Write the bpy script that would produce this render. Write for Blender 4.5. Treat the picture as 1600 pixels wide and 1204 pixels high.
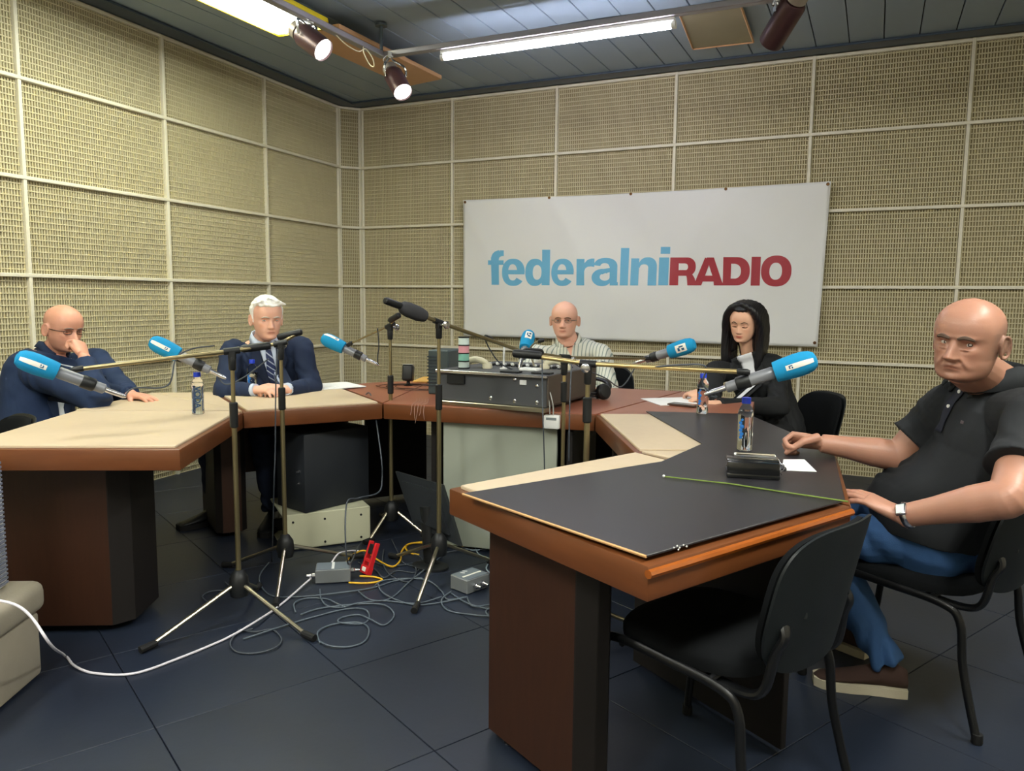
import bpy, bmesh, math, random
import numpy as np
from mathutils import Vector as V, Matrix, noise
from mathutils.bvhtree import BVHTree
random.seed(7)
C = bpy.context.scene
for o in list(bpy.data.objects): bpy.data.objects.remove(o)
PI = math.pi
COL = C.collection
EYE = 1.28           # camera height; ceiling at CZ, back wall at y = 6.236
CZ = 3.046
# ---------------------------------------------------------------- camera
YAW, PITCH, ROLL, FPX = -0.4357, -0.1108, 0.0096, 1211.04
Fw = V((math.sin(YAW)*math.cos(PITCH), math.cos(YAW)*math.cos(PITCH), math.sin(PITCH)))
rt = V((math.cos(YAW), -math.sin(YAW), 0)); up = rt.cross(Fw)
rt2 = rt*math.cos(ROLL)+up*math.sin(ROLL); up2 = -rt*math.sin(ROLL)+up*math.cos(ROLL)
cd = bpy.data.cameras.new('camera'); cam = bpy.data.objects.new('camera', cd); COL.objects.link(cam)
m = Matrix((rt2, up2, -Fw)).transposed().to_4x4(); m.translation = (0, 0, EYE); cam.matrix_world = m
cd.sensor_width = 36; cd.lens = 36*FPX/1600; cd.clip_start = .05; cd.clip_end = 60
C.camera = cam
# ---------------------------------------------------------------- world, exposure
C.view_settings.view_transform = 'Standard'; C.view_settings.look = 'None'
C.view_settings.gamma = 1; C.view_settings.use_curve_mapping = False
C.view_settings.exposure = 0.60
w = bpy.data.worlds.new('world'); C.world = w; w.use_nodes = True
w.node_tree.nodes['Background'].inputs[0].default_value = (.8, .9, 1, 1)
w.node_tree.nodes['Background'].inputs[1].default_value = 0.02
TUBE_L, TUBE_R, TUBE_B = 16.0, 46.0, 80.0   # emission strength: fixture by the left wall, tube on the track, added ceiling lights out of view

# ---------------------------------------------------------------- materials
def lin(c):
    return tuple(((x/255)/12.92 if x/255 <= .04045 else ((x/255+.055)/1.055)**2.4) for x in c)
MATS = {}
def mat(name, rgb, rough=.6, metal=0, var=.06, scale=8, stretch=None, bump=0, emit=0, spec=.5, trans=0, ior=1.45, attr=None, sss=0, bscale=None, sheen=0, coat=0, alpha=1):
    if name in MATS: return MATS[name]
    m = bpy.data.materials.new(name); m.use_nodes = True; nt = m.node_tree
    b = nt.nodes['Principled BSDF']; c = lin(rgb)
    b.inputs['Roughness'].default_value = rough; b.inputs['Metallic'].default_value = metal
    b.inputs['Specular IOR Level'].default_value = spec
    b.inputs['IOR'].default_value = ior
    if trans: b.inputs['Transmission Weight'].default_value = trans
    if coat: b.inputs['Coat Weight'].default_value = coat; b.inputs['Coat Roughness'].default_value = .15
    if sheen: b.inputs['Sheen Weight'].default_value = sheen
    if sss:
        b.inputs['Subsurface Weight'].default_value = sss
        b.inputs['Subsurface Radius'].default_value = (.6, .25, .12); b.inputs['Subsurface Scale'].default_value = .012
    if alpha < 1: b.inputs['Alpha'].default_value = alpha
    if emit:
        b.inputs['Emission Color'].default_value = (*c, 1); b.inputs['Emission Strength'].default_value = emit
    tc = nt.nodes.new('ShaderNodeTexCoord'); mp = nt.nodes.new('ShaderNodeMapping')
    nt.links.new(tc.outputs['Object'], mp.inputs[0])
    if stretch: mp.inputs['Scale'].default_value = stretch
    n = nt.nodes.new('ShaderNodeTexNoise'); n.inputs['Scale'].default_value = scale; n.inputs['Detail'].default_value = 4
    nt.links.new(mp.outputs[0], n.inputs['Vector'])
    mx = nt.nodes.new('ShaderNodeMix'); mx.data_type = 'RGBA'
    mx.inputs[6].default_value = (*[x*(1-var) for x in c], 1); mx.inputs[7].default_value = (*[min(1, x*(1+var)) for x in c], 1)
    nt.links.new(n.outputs['Fac'], mx.inputs[0])
    out = mx.outputs[2]
    if attr:
        a = nt.nodes.new('ShaderNodeAttribute'); a.attribute_name = attr
        m2 = nt.nodes.new('ShaderNodeMix'); m2.data_type = 'RGBA'; m2.blend_type = 'MULTIPLY'; m2.inputs[0].default_value = 1
        nt.links.new(out, m2.inputs[6]); nt.links.new(a.outputs['Color'], m2.inputs[7]); out = m2.outputs[2]
    nt.links.new(out, b.inputs['Base Color'])
    if bump:
        n2 = nt.nodes.new('ShaderNodeTexNoise'); n2.inputs['Scale'].default_value = bscale or scale*6; n2.inputs['Detail'].default_value = 3
        nt.links.new(mp.outputs[0], n2.inputs['Vector'])
        bp = nt.nodes.new('ShaderNodeBump'); bp.inputs['Strength'].default_value = bump; bp.inputs['Distance'].default_value = .002
        nt.links.new(n2.outputs['Fac'], bp.inputs['Height']); nt.links.new(bp.outputs[0], b.inputs['Normal'])
    MATS[name] = m; return m
def stripes(name, base, line, period, width, axis=0, rough=.8, diag=0):
    """cloth with woven stripes (object space)"""
    m = mat(name, base, rough); nt = m.node_tree; b = nt.nodes['Principled BSDF']
    tc = nt.nodes.new('ShaderNodeTexCoord'); sp = nt.nodes.new('ShaderNodeSeparateXYZ'); nt.links.new(tc.outputs['Object'], sp.inputs[0])
    src = sp.outputs[axis]
    if diag:
        ad = nt.nodes.new('ShaderNodeMath'); ad.operation = 'MULTIPLY_ADD'; nt.links.new(sp.outputs[2], ad.inputs[0]); ad.inputs[1].default_value = diag
        nt.links.new(src, ad.inputs[2]); src = ad.outputs[0]
    mo = nt.nodes.new('ShaderNodeMath'); mo.operation = 'PINGPONG'; nt.links.new(src, mo.inputs[0]); mo.inputs[1].default_value = period/2
    lt = nt.nodes.new('ShaderNodeMath'); lt.operation = 'LESS_THAN'; nt.links.new(mo.outputs[0], lt.inputs[0]); lt.inputs[1].default_value = width/2
    mx = nt.nodes.new('ShaderNodeMix'); mx.data_type = 'RGBA'; mx.inputs[6].default_value = (*lin(base), 1); mx.inputs[7].default_value = (*lin(line), 1)
    nt.links.new(lt.outputs[0], mx.inputs[0]); nt.links.new(mx.outputs[2], b.inputs['Base Color']); return m

# ---------------------------------------------------------------- mesh helpers
class MB:
    def __init__(s): s.bm = bmesh.new()
    def _add(s, t, mi=0, smooth=False):
        vm = {}
        for v in t.verts: vm[v] = s.bm.verts.new(v.co)
        for f in t.faces:
            try:
                g = s.bm.faces.new([vm[v] for v in f.verts]); g.material_index = mi; g.smooth = smooth
            except ValueError: pass
        t.free(); return s
    def box(s, c, size, rot=None, bev=0, mi=0, seg=1, smooth=False):
        t = bmesh.new(); bmesh.ops.create_cube(t, size=1)
        for v in t.verts: v.co = V((v.co.x*size[0], v.co.y*size[1], v.co.z*size[2]))
        if bev: bmesh.ops.bevel(t, geom=t.edges[:], offset=bev, segments=seg, affect='EDGES', profile=.5)
        if rot is not None:
            R = rot if isinstance(rot, Matrix) else Matrix.Rotation(rot, 3, 'Z')
            for v in t.verts: v.co = R@v.co
        for v in t.verts: v.co += V(c)
        return s._add(t, mi, smooth)
    def prism(s, poly, z0, z1, bev=0, mi=0, seg=1):
        t = bmesh.new(); vs = [t.verts.new((p[0], p[1], z0)) for p in poly]
        f = t.faces.new(vs); r = bmesh.ops.extrude_face_region(t, geom=[f])
        for e in r['geom']:
            if isinstance(e, bmesh.types.BMVert): e.co.z = z1
        bmesh.ops.recalc_face_normals(t, faces=t.faces[:])
        if bev: bmesh.ops.bevel(t, geom=t.edges[:], offset=bev, segments=seg, affect='EDGES', profile=.5)
        return s._add(t, mi)
    def tube(s, pts, r, seg=8, mi=0, closed=False, cap=True, flat=None):
        """sweep; r float or list; flat = (ratio, normal) for an oval section"""
        pts = [V(p) for p in pts]; n = len(pts)
        rs = r if isinstance(r, (list, tuple)) else [r]*n
        t = bmesh.new(); rings = []; nrm = None
        for i in range(n):
            a = pts[(i-1) % n] if (i or closed) else pts[0]; b = pts[(i+1) % n] if (i < n-1 or closed) else pts[-1]
            d = (b-a).normalized()
            if nrm is None:
                nrm = (V((0, 0, 1)) if abs(d.z) < .9 else V((1, 0, 0))); nrm = (nrm-d*nrm.dot(d)).normalized()
            else:
                nrm = (nrm-d*nrm.dot(d))
                nrm = nrm.normalized() if nrm.length > 1e-6 else V((1, 0, 0))
            bi = d.cross(nrm)
            A, B = nrm, bi
            if flat:
                A = (V(flat[1])-d*V(flat[1]).dot(d)).normalized(); B = d.cross(A)
            rr = rs[i]; fa = flat[0] if flat else 1
            rings.append([t.verts.new(pts[i]+A*(rr*fa*math.cos(2*PI*k/seg))+B*(rr*math.sin(2*PI*k/seg))) for k in range(seg)])
        for i in range(n if closed else n-1):
            r0, r1 = rings[i], rings[(i+1) % n]
            for k in range(seg): t.faces.new((r0[k], r0[(k+1) % seg], r1[(k+1) % seg], r1[k]))
        if cap and not closed:
            t.faces.new(rings[0][::-1]); t.faces.new(rings[-1])
        bmesh.ops.recalc_face_normals(t, faces=t.faces[:])
        return s._add(t, mi, True)
    def lathe(s, prof, org=(0, 0, 0), axis=(0, 0, 1), seg=20, mi=0, cap=True, sx=1, sy=1):
        """prof = [(radius, height)]"""
        q = V((0, 0, 1)).rotation_difference(V(axis).normalized()); t = bmesh.new(); rings = []
        for r, h in prof:
            rings.append([t.verts.new(q@V((sx*r*math.cos(2*PI*k/seg), sy*r*math.sin(2*PI*k/seg), h))+V(org)) for k in range(seg)])
        for a, b in zip(rings, rings[1:]):
            for k in range(seg): t.faces.new((a[k], a[(k+1) % seg], b[(k+1) % seg], b[k]))
        if cap:
            t.faces.new(rings[0][::-1]); t.faces.new(rings[-1])
        bmesh.ops.recalc_face_normals(t, faces=t.faces[:])
        return s._add(t, mi, True)
    def sphere(s, c, r, seg=12, mi=0, scale=(1, 1, 1), rot=None):
        t = bmesh.new(); bmesh.ops.create_uvsphere(t, u_segments=seg, v_segments=max(6, seg*2//3), radius=r)
        for v in t.verts:
            v.co = V((v.co.x*scale[0], v.co.y*scale[1], v.co.z*scale[2]))
            if rot is not None: v.co = rot@v.co
            v.co += V(c)
        return s._add(t, mi, True)
    def poly(s, pts, mi=0):
        f = s.bm.faces.new([s.bm.verts.new(p) for p in pts]); f.material_index = mi; return s
    def build(s, name, mats, parent=None, sharp=35, world=None):
        me = bpy.data.meshes.new(name)
        s.bm.normal_update(); s.bm.to_mesh(me); s.bm.free()
        if not isinstance(mats, (list, tuple)): mats = [mats]
        for m in mats: me.materials.append(m)
        if sharp:
            try: me.set_sharp_from_angle(angle=math.radians(sharp))
            except Exception: pass
        o = bpy.data.objects.new(name, me); COL.objects.link(o)
        if parent:
            o.parent = parent
            # vertices are given in world coordinates: undo the parents' (identity-scale) transforms
            o.matrix_parent_inverse = world_of(parent).inverted()
        return o
def world_of(o):
    m = o.matrix_basis.copy()
    if o.parent: m = world_of(o.parent)@o.matrix_parent_inverse@m
    return m
def tag(o, label=None, cat=None, group=None, kind=None):
    if label: o['label'] = label
    if cat: o['category'] = cat
    if group: o['group'] = group
    if kind: o['kind'] = kind
    return o
def thing(name, label, cat, loc=(0, 0, 0), group=None):
    o = bpy.data.objects.new(name, None); COL.objects.link(o); o.location = loc; o.empty_display_size = .1
    return tag(o, label, cat, group)
def spline(pts, n=8, closed=False):
    """Catmull-Rom"""
    P = [V(p) for p in pts]; out = []; N = len(P)
    for i in range(N if closed else N-1):
        p0 = P[(i-1) % N] if (i or closed) else P[0]; p1 = P[i]; p2 = P[(i+1) % N]; p3 = P[(i+2) % N] if (i+2 < N or closed) else P[-1]
        for k in range(n):
            t = k/n
            out.append(.5*((2*p1)+(p2-p0)*t+(2*p0-5*p1+4*p2-p3)*t*t+(3*p1-p0-3*p2+p3)*t**3))
    if not closed: out.append(P[-1])
    return out

# ---------------------------------------------------------------- palette
M_mesh = mat('wall_mesh', (204, 194, 160), .75, var=.05, scale=3)
M_back = mat('wall_backing', (150, 138, 104), .9)
M_batten = mat('batten', (226, 220, 200), .5, var=.03)
M_wall = mat('plain_wall', (190, 182, 160), .9)
M_ceil = mat('ceiling_plank', (140, 156, 172), .38, var=.05, metal=.0, scale=2)
M_gap = mat('ceiling_gap', (22, 26, 30), .8)
M_floor = mat('floor_tile', (31, 38, 52), .42, var=.35, scale=2.5, bump=.15, bscale=40)
M_fgap = mat('floor_gap', (14, 16, 20), .8)
M_wood = mat('wood_edge', (106, 60, 30), .38, var=.22, scale=5, stretch=(1, 1, 9), coat=.2)
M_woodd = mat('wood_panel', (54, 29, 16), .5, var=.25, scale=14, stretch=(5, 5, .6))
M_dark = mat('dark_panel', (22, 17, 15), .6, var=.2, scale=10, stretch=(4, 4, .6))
M_plate = mat('beige_laminate', (200, 181, 154), .5, var=.05, scale=30, bump=.05)
M_plate2 = mat('laminate_edge', (160, 136, 104), .6)
M_red = mat('red_brown_top', (150, 92, 70), .35, var=.10, scale=6, stretch=(1, 8, 1))
M_blk = mat('black_plastic', (22, 24, 26), .45, var=.1)
M_rub = mat('rubber', (14, 14, 15), .7)
M_chrome = mat('brushed_steel', (190, 182, 160), .28, metal=1, var=.05)
M_nickel = mat('nickel', (200, 200, 205), .25, metal=1)
M_white = mat('white_plastic', (225, 226, 224), .4, var=.02)
M_mat = mat('black_desk_mat', (36, 35, 39), .36, var=.06, scale=20)
M_cable = mat('grey_cable', (62, 68, 76), .5)
M_paper = mat('paper', (238, 238, 238), .8, var=.01)
# ================================================================ SETTING
# ---- floor: large vinyl tiles laid on a dark bed
fl = tag(MB().box((-1.2, 2.1, -.03), (7.6, 9.0, .04)).build('floor', M_fgap), kind='structure')
TS = .6
tile = MB().box((0, 0, -.004), (TS-.003, TS-.003, .008), bev=.0012).build('tile', M_floor, fl)
ROTF = math.radians(-27)
first = True
for i in range(-12, 13):
    for j in range(-12, 13):
        p = Matrix.Rotation(ROTF, 2)@V((i*TS, j*TS)); x, y = p.x-1.2, p.y+2.2
        if not (-5.0 < x < 2.4 and -2.0 < y < 6.5): continue
        t = tile if first else tile.copy()
        if not first: COL.objects.link(t)
        first = False
        t.location = (x, y, 0); t.rotation_euler = (0, 0, ROTF)
# ---- mesh-faced acoustic panels in a grid of battens
H = .5519
def grille(wd, ht, back):
    b = MB()
    nx = max(4, round(wd/.0172)); nz = max(2, round(ht/.034)); dx = wd/nx; dz = ht/nz
    for i in range(nx+1):
        x = -wd/2+i*dx
        for (a, c) in ((( x-.0042, -.012), (x-.0030, -.020)), ((x-.0030, -.020), (x+.0030, -.020)), ((x+.0030, -.020), (x+.0042, -.012))):
            b.poly([(a[0], a[1], -ht/2), (c[0], c[1], -ht/2), (c[0], c[1], ht/2), (a[0], a[1], ht/2)])
    for j in range(nz+1):
        z = -ht/2+j*dz
        b.poly([(-wd/2, -.0225, z-.0035), (wd/2, -.0225, z-.0035), (wd/2, -.0225, z+.0035), (-wd/2, -.0225, z+.0035)])
        b.poly([(-wd/2, -.0225, z+.0035), (wd/2, -.0225, z+.0035), (wd/2, -.012, z+.0035), (-wd/2, -.012, z+.0035)])
        b.poly([(-wd/2, -.012, z-.0035), (wd/2, -.012, z-.0035), (wd/2, -.0225, z-.0035), (-wd/2, -.0225, z-.0035)])
    return b
def panel_wall(name, P0, d, cols, rows=6, cw=1.0, detail=True):
    """P0: top start corner (x,y); d: unit direction to the right as seen from inside; front faces -normal"""
    ang = math.atan2(d[1], d[0]); nrm = V((d[1], -d[0]))     # towards the room
    W = cols*cw if isinstance(cols, int) else sum(cols); widths = [cw]*cols if isinstance(cols, int) else cols
    c = V(P0)+V(d)*W/2-nrm*.05
    wall = tag(MB().box((c.x, c.y, CZ/2), (W+.1, .09, CZ+.1), ang).build(name, M_wall), kind='structure')
    cache = {}
    x = 0
    for wd in widths:
        for r in range(rows):
            z1 = CZ-r*H; z0 = max(CZ-(r+1)*H, .0)
            ht = z1-z0
            if ht < .1: continue
            mid = V(P0)+V(d)*(x+wd/2)
            key = (round(wd, 3), round(ht, 3))
            if key not in cache:
                bk = MB().box((0, -.005, 0), (wd, .010, ht)).build('wall_panel', M_back, wall); bk.matrix_parent_inverse = Matrix()
                gr = grille(wd, ht, 0).build('mesh_grille', M_mesh, None, sharp=0) if detail else None
                if gr: gr.parent = bk
                cache[key] = (bk, gr)
            else:
                b0, g0 = cache[key]; bk = b0.copy(); COL.objects.link(bk)
                if g0: gr = g0.copy(); COL.objects.link(gr); gr.parent = bk
            bk.location = (mid.x, mid.y, (z0+z1)/2); bk.rotation_euler = (0, 0, ang)
        x += wd
    # battens
    xs = [0]
    for wd in widths: xs.append(xs[-1]+wd)
    for i, xx in enumerate(xs):
        p = V(P0)+V(d)*xx+nrm*.022
        MB().box((p.x, p.y, CZ/2), (.022, .044, CZ), ang, bev=.003).build('vertical_batten', M_batten, wall)
    for r in range(0, rows):
        z = CZ-r*H-(.012 if r == 0 else 0); p = V(P0)+V(d)*W/2+nrm*(.024 if r else .02)
        MB().box((p.x, p.y, z), (W, .048 if r else .04, .022), ang, bev=.003).build('horizontal_batten', M_batten, wall)
    return wall
D = 6.236; LA = math.radians(93.2)
dl = V((math.cos(LA), math.sin(LA)))            # direction of the left wall, away from the camera
Pc = V((-4.6536, 6.0559)); Pb = V((-4.499, D))
P_left = Pc-dl*1.0468*7
panel_wall('wall_left', P_left, (dl.x, dl.y), 7, cw=1.0468)
dd = (Pb-Pc); panel_wall('wall_corner', Pc, tuple(dd.normalized()), [dd.length])
panel_wall('wall_back', (-4.499, D), (1, 0), 7)
XR = 2.501
tag(MB().box((XR+.05, 2.1, CZ/2), (.1, 8.6, CZ)).build('wall_right', M_wall), kind='structure')
tag(MB().box((-.9, -2.1, CZ/2), (7.2, .1, CZ)).build('wall_front', M_wall), kind='structure')
tag(MB().box((P_left.x-.0, -1.6, CZ/2), (.1, .96, CZ)).build('wall_side', M_wall), kind='structure')
# ---- ceiling of metal planks running away from the camera
ce = tag(MB().box((-1.2, 2.1, CZ+.06), (7.8, 9.0, .04)).build('ceiling', M_gap), kind='structure')
PW = .2155
pl = MB().box((0, 0, .008), (PW-.006, 8.5, .016), bev=.003).build('plank', M_ceil, ce)
x = -.48-PW/2+PW*14; k = 0
while x > -5.0:
    q = pl if k == 0 else pl.copy()
    if k: COL.objects.link(q)
    q.location = (x, 2.0, CZ+.02); k += 1; x -= PW
tag(MB().box((-1.0, D-.115, CZ+.012), (7.2, .15, .016), bev=.003).build('edge_strip_1', mat('ceiling_edge_strip', (62, 74, 88), .4)), kind='structure')  # darker blue-grey strip just below the planks along the back wall
c = Pc-dl*3.6+V((.115, 0))
tag(MB().box((c.x, c.y, CZ+.010), (.15, 7.3, .016), LA-PI/2, bev=.004).build('edge_strip_2', MATS['ceiling_edge_strip']), kind='structure')  # same darker strip along the left wall

# ================================================================ CEILING FITTINGS
M_e1 = mat('tube_glow_warm', (246, 253, 240), emit=TUBE_L, var=0)
M_e2 = mat('tube_glow_white', (244, 242, 255), emit=TUBE_R, var=0)
M_e3 = mat('added_light_glow', (250, 250, 240), emit=TUBE_B, var=0)
M_yel = mat('yellow_reflector', (226, 205, 40), .4)
M_tan = mat('tan_board', (196, 152, 112), .7, var=.08)
M_board = mat('beige_baffle', (150, 140, 112), .8)
t = thing('ceiling_fixture', 'long ceiling light with two glowing tubes and yellow reflector', 'ceiling light', (-3.30, 3.3, CZ))
b = MB().box((-3.40, 3.05, 3.00), (.40, 2.1, .03), bev=.004); b.build('tray', M_yel, t)
for sx in (-1, 1): MB().box((-3.40+sx*.19, 3.05, 2.975), (.012, 2.1, .05)).build('reflector_side', M_yel, t)
MB().box((-3.40, 4.095, 2.975), (.40, .012, .05)).build('reflector_end', M_yel, t)
MB().box((-3.40, 3.05, 3.035), (.2, 2.0, .045)).build('mounting_block', M_gap, t)
for sx in (-1, 1): MB().box((-3.40+sx*.098, 3.03, 2.962), (.135, 2.06, .03), bev=.01, seg=2, smooth=True).build('glowing_tube', M_e1, t)
t = thing('wooden_ceiling_board', 'long tan wooden board hung flat below the dark ceiling', 'board', (-3.28, 4.75, CZ))
MB().prism([(-3.50, 4.13), (-3.14, 4.13), (-3.12, 5.37), (-3.48, 5.44)], 2.955, 2.985, bev=.003).build('board', M_tan, t)
for y in (4.4, 5.2): MB().box((-3.30, y, 3.02), (.05, .05, .07)).build('hanger', M_gap, t)
t = thing('ceiling_tile_panel', 'square beige panel screwed under the dark ceiling right of the white tube', 'panel', (-1.03, 5.27, CZ))
MB().prism([(-1.19, 4.93), (-1.255, 5.64), (-.85, 5.655), (-.825, 4.91)], 3.03, CZ+.01, bev=.004).build('panel', M_board, t)
fr = MB()
Q = [V((-1.19, 4.93, 3.028)), V((-1.255, 5.64, 3.028)), V((-.85, 5.655, 3.028)), V((-.825, 4.91, 3.028))]
for i in range(4): fr.tube([Q[i], Q[(i+1) % 4]], .007, 4)
fr.build('rim', M_tan, t)
# lighting track, L-shaped, on rods
M_track = mat('track_metal', (150, 146, 150), .35, metal=.6)
t = thing('lighting_track', 'L-shaped grey lighting track hung on rods below the ceiling', 'lighting track', (-3.02, 4.42, 2.88))
MB().box((-3.03, 2.55, 2.865), (.05, 3.8, .035), bev=.004).build('rail', M_track, t)
MB().box((-.55, 4.445, 2.865), (4.95, .05, .035), bev=.004).build('rail', M_track, t)
for p in ((-3.03, 4.43), (-.62, 4.445), (1.3, 4.445), (-3.03, 1.2)):
    r = MB().tube([(p[0], p[1], 2.88), (p[0], p[1], CZ+.01)], .011, 10); r.lathe([(.04, 0), (.04, .012)], (p[0], p[1], CZ-.002), seg=16); r.build('hanging_rod', mat('rod_grey', (90, 100, 108), .4, metal=.5), t)
t = thing('fluorescent_tube', 'white glowing tube clipped under the crosswise lighting track', 'lamp', (-1.85, 4.47, 2.85))
MB().box((-1.85, 4.47, 2.838), (1.50, .04, .02), bev=.003).build('batten_holder', M_white, t)
MB().tube([(-2.58, 4.475, 2.81), (-1.12, 4.475, 2.81)], .02, 12).build('glowing_tube', M_e2, t)
for x in (-2.592, -1.108): MB().tube([(x-.012, 4.475, 2.81), (x+.012, 4.475, 2.81)], .0215, 12).build('end_cap', M_white, t)
def spot(top, lens, r, ln, label, lit, n):
    top, lens = V(top), V(lens)
    t = thing('spotlight', label, 'spotlight', top); ax = (lens-top); 
    return t
def spotlight(mount, back, lens, r, label, lit=True):
    mount, back, lens = V(mount), V(back), V(lens); ax = (lens-back).normalized(); L = (lens-back).length
    t = thing('spotlight', label, 'spotlight', mount)
    M_br = mat('spot_brown', (70, 46, 48), .35, metal=.3)
    MB().lathe([(r*.55, 0), (r*.8, .006), (r, .03), (r, L), (r*.96, L), (r*.96, L-.02), (r*.2, L-.025)], back, ax, 28).build('housing', M_br, t)
    MB().lathe([(r*.94, L-.012), (r*.6, L-.004), (.001, L-.001)], back, ax, 28).build('lens', mat('spot_glow', (255, 250, 246), emit=3.0, var=0) if lit else M_blk, t)
    MB().lathe([(r*.45, -.05), (r*.78, -.045), (r*.8, -.005), (r*.5, 0)], back, ax, 24).build('rear_cap', mat('spot_cap', (150, 140, 130), .4, metal=.4), t)
    side = ax.cross(V((0, 0, 1))).normalized(); mid = back+ax*L*.3; yk = MB()
    yk.tube(spline([mid+side*(r+.008), mid+side*(r+.012)+V((0, 0, r*1.2)), mount+side*.02-V((0, 0, .02)), mount, mount-side*.02-V((0, 0, .02)), mid-side*(r+.012)+V((0, 0, r*1.2)), mid-side*(r+.008)], 5), .006, 6, flat=(1.6, ax))
    yk.build('yoke', M_nickel, t)
    MB().lathe([(.018, 0), (.018, .03)], mount-V((0, 0, .004)), seg=12).build('track_adapter', M_white, t)
    MB().tube(spline([back, back-ax*.06+V((0, 0, .01)), back-ax*.03+side*.05+V((0, 0, .05)), mount+side*.03, mount+V((0, 0, .01))], 6), .003, 6).build('cord', M_white, t)
spotlight((-3.03, 3.72, 2.845), (-3.02, 3.62, 2.76), (-2.86, 3.62, 2.645), .065, 'lit brown spotlight nearest the yellow ceiling light')
spotlight((-2.96, 4.43, 2.845), (-2.93, 4.40, 2.735), (-2.80, 4.33, 2.58), .062, 'lit brown spotlight at the corner of the lighting track')
spotlight((-.56, 4.445, 2.845), (-.46, 4.42, 2.83), (-.60, 4.62, 2.70), .068, 'unlit brown spotlight above the banner right of the white tube', False)
t = tag(MB().tube(spline([(-3.03, 3.95, 2.85), (-2.99, 4.0, 2.80), (-2.96, 4.08, 2.78), (-2.95, 4.14, 2.81), (-2.92, 4.17, 2.76), (-2.93, 4.2, 2.72), (-2.97, 4.21, 2.74), (-2.99, 4.18, 2.80), (-3.01, 4.2, 2.85)], 6), .0035, 6).build('loose_cord', mat('cream_cord', (210, 200, 170), .5)), 'cream cord looping under the track between two lit spotlights', 'cord')
tag(MB().tube(spline([(-2.95, 4.47, 2.90), (-2.5, 4.49, 2.885), (-2.1, 4.50, 2.90), (-1.6, 4.49, 2.905), (-1.0, 4.49, 2.90), (.5, 4.48, 2.9)], 8), .006, 6).build('track_cable', M_cable), 'grey cable lying along the top of the crosswise track', 'cable')
# added ceiling lights out of view, put in to fill the room with light
for i, (x, y) in enumerate(((-2.6, .3), (.6, .9), (-1.0, -1.0), (1.35, 2.6))):
    t = thing('added_ceiling_light', ['added white tube ceiling light, unseen, behind the left desk', 'added white tube ceiling light, unseen, above the camera side', 'added white tube ceiling light, unseen, near the rear wall', 'added white tube ceiling light, unseen, above the man in the black polo'][i], 'ceiling light', (x, y, CZ))
    MB().box((x, y, CZ-.01), (.25, 1.25, .05), bev=.005).build('tray', M_white, t)
    MB().box((x, y, CZ-.045), (.16, 1.2, .02), bev=.006).build('glowing_tube', M_e3, t)

# ================================================================ BANNER
def wav(u, v):
    """distance of the vinyl from its backing plane"""
    a = .012*math.sin(9*u+3*v)*math.exp(-((v-.15)/.35)**2)+.010*math.sin(14*(u-.6)+8*(1-v))*math.exp(-((u-.62)/.25)**2)
    a += .006*math.sin(22*(u+v*.6))*v*(1-u*.4)
    for k, uc in enumerate((0, .273, .505, .755, 1.0)):
        dx = u-uc; dv = v
        r = math.hypot(dx*2.5, dv); a += .012*math.exp(-(abs(dx*2.5)-dv*.55)**2/.004)*math.exp(-r*1.6)
    return .028+a*.9
BX0, BX1, BX1b, BZ1, BZ0 = -3.357, -.341, -.375, 2.147, .950
BY = 6.170
def bpos(x, z, off=0):
    v = (BZ1-z)/(BZ1-BZ0); xr = BX1+(BX1b-BX1)*v; u = (x-BX0)/(xr-BX0)
    return V((x, BY+.02-wav(u, v)-off, z))
t = thing('banner', 'white vinyl radio station banner pinned to the mesh back wall', 'banner', (-1.85, BY, BZ0))
b = MB(); NU, NV = 120, 50; g = []
for j in range(NV+1):
    v = j/NV; z = BZ1+(BZ0-BZ1)*v; xr = BX1+(BX1b-BX1)*v
    g.append([b.bm.verts.new(bpos(BX0+(xr-BX0)*i/NU, z+(-.012*math.sin(PI*i/NU) if j == 0 else 0))) for i in range(NU+1)])
for j in range(NV):
    for i in range(NU): f = b.bm.faces.new((g[j][i], g[j+1][i], g[j+1][i+1], g[j][i+1])); f.smooth = True
o = b.build('vinyl_sheet', mat('banner_vinyl', (226, 226, 224), .62, var=.01), t, sharp=0)
md = o.modifiers.new('th', 'SOLIDIFY'); md.thickness = .0015
for (x, z) in ((BX0+.02, BZ1-.02), (-2.533, BZ1-.018), (-1.831, BZ1-.018), (-1.083, BZ1-.018), (BX1-.02, BZ1-.02), (BX1b-.02, BZ0+.03), (BX0+.02, BZ0+.03)):
    p = bpos(x, z, .002); MB().lathe([(.012, 0), (.011, .004), (.006, .004), (.005, .001)], p, (0, -1, 0), 14).build('grommet', mat('brass', (110, 80, 50), .4, metal=.8), t)
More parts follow.
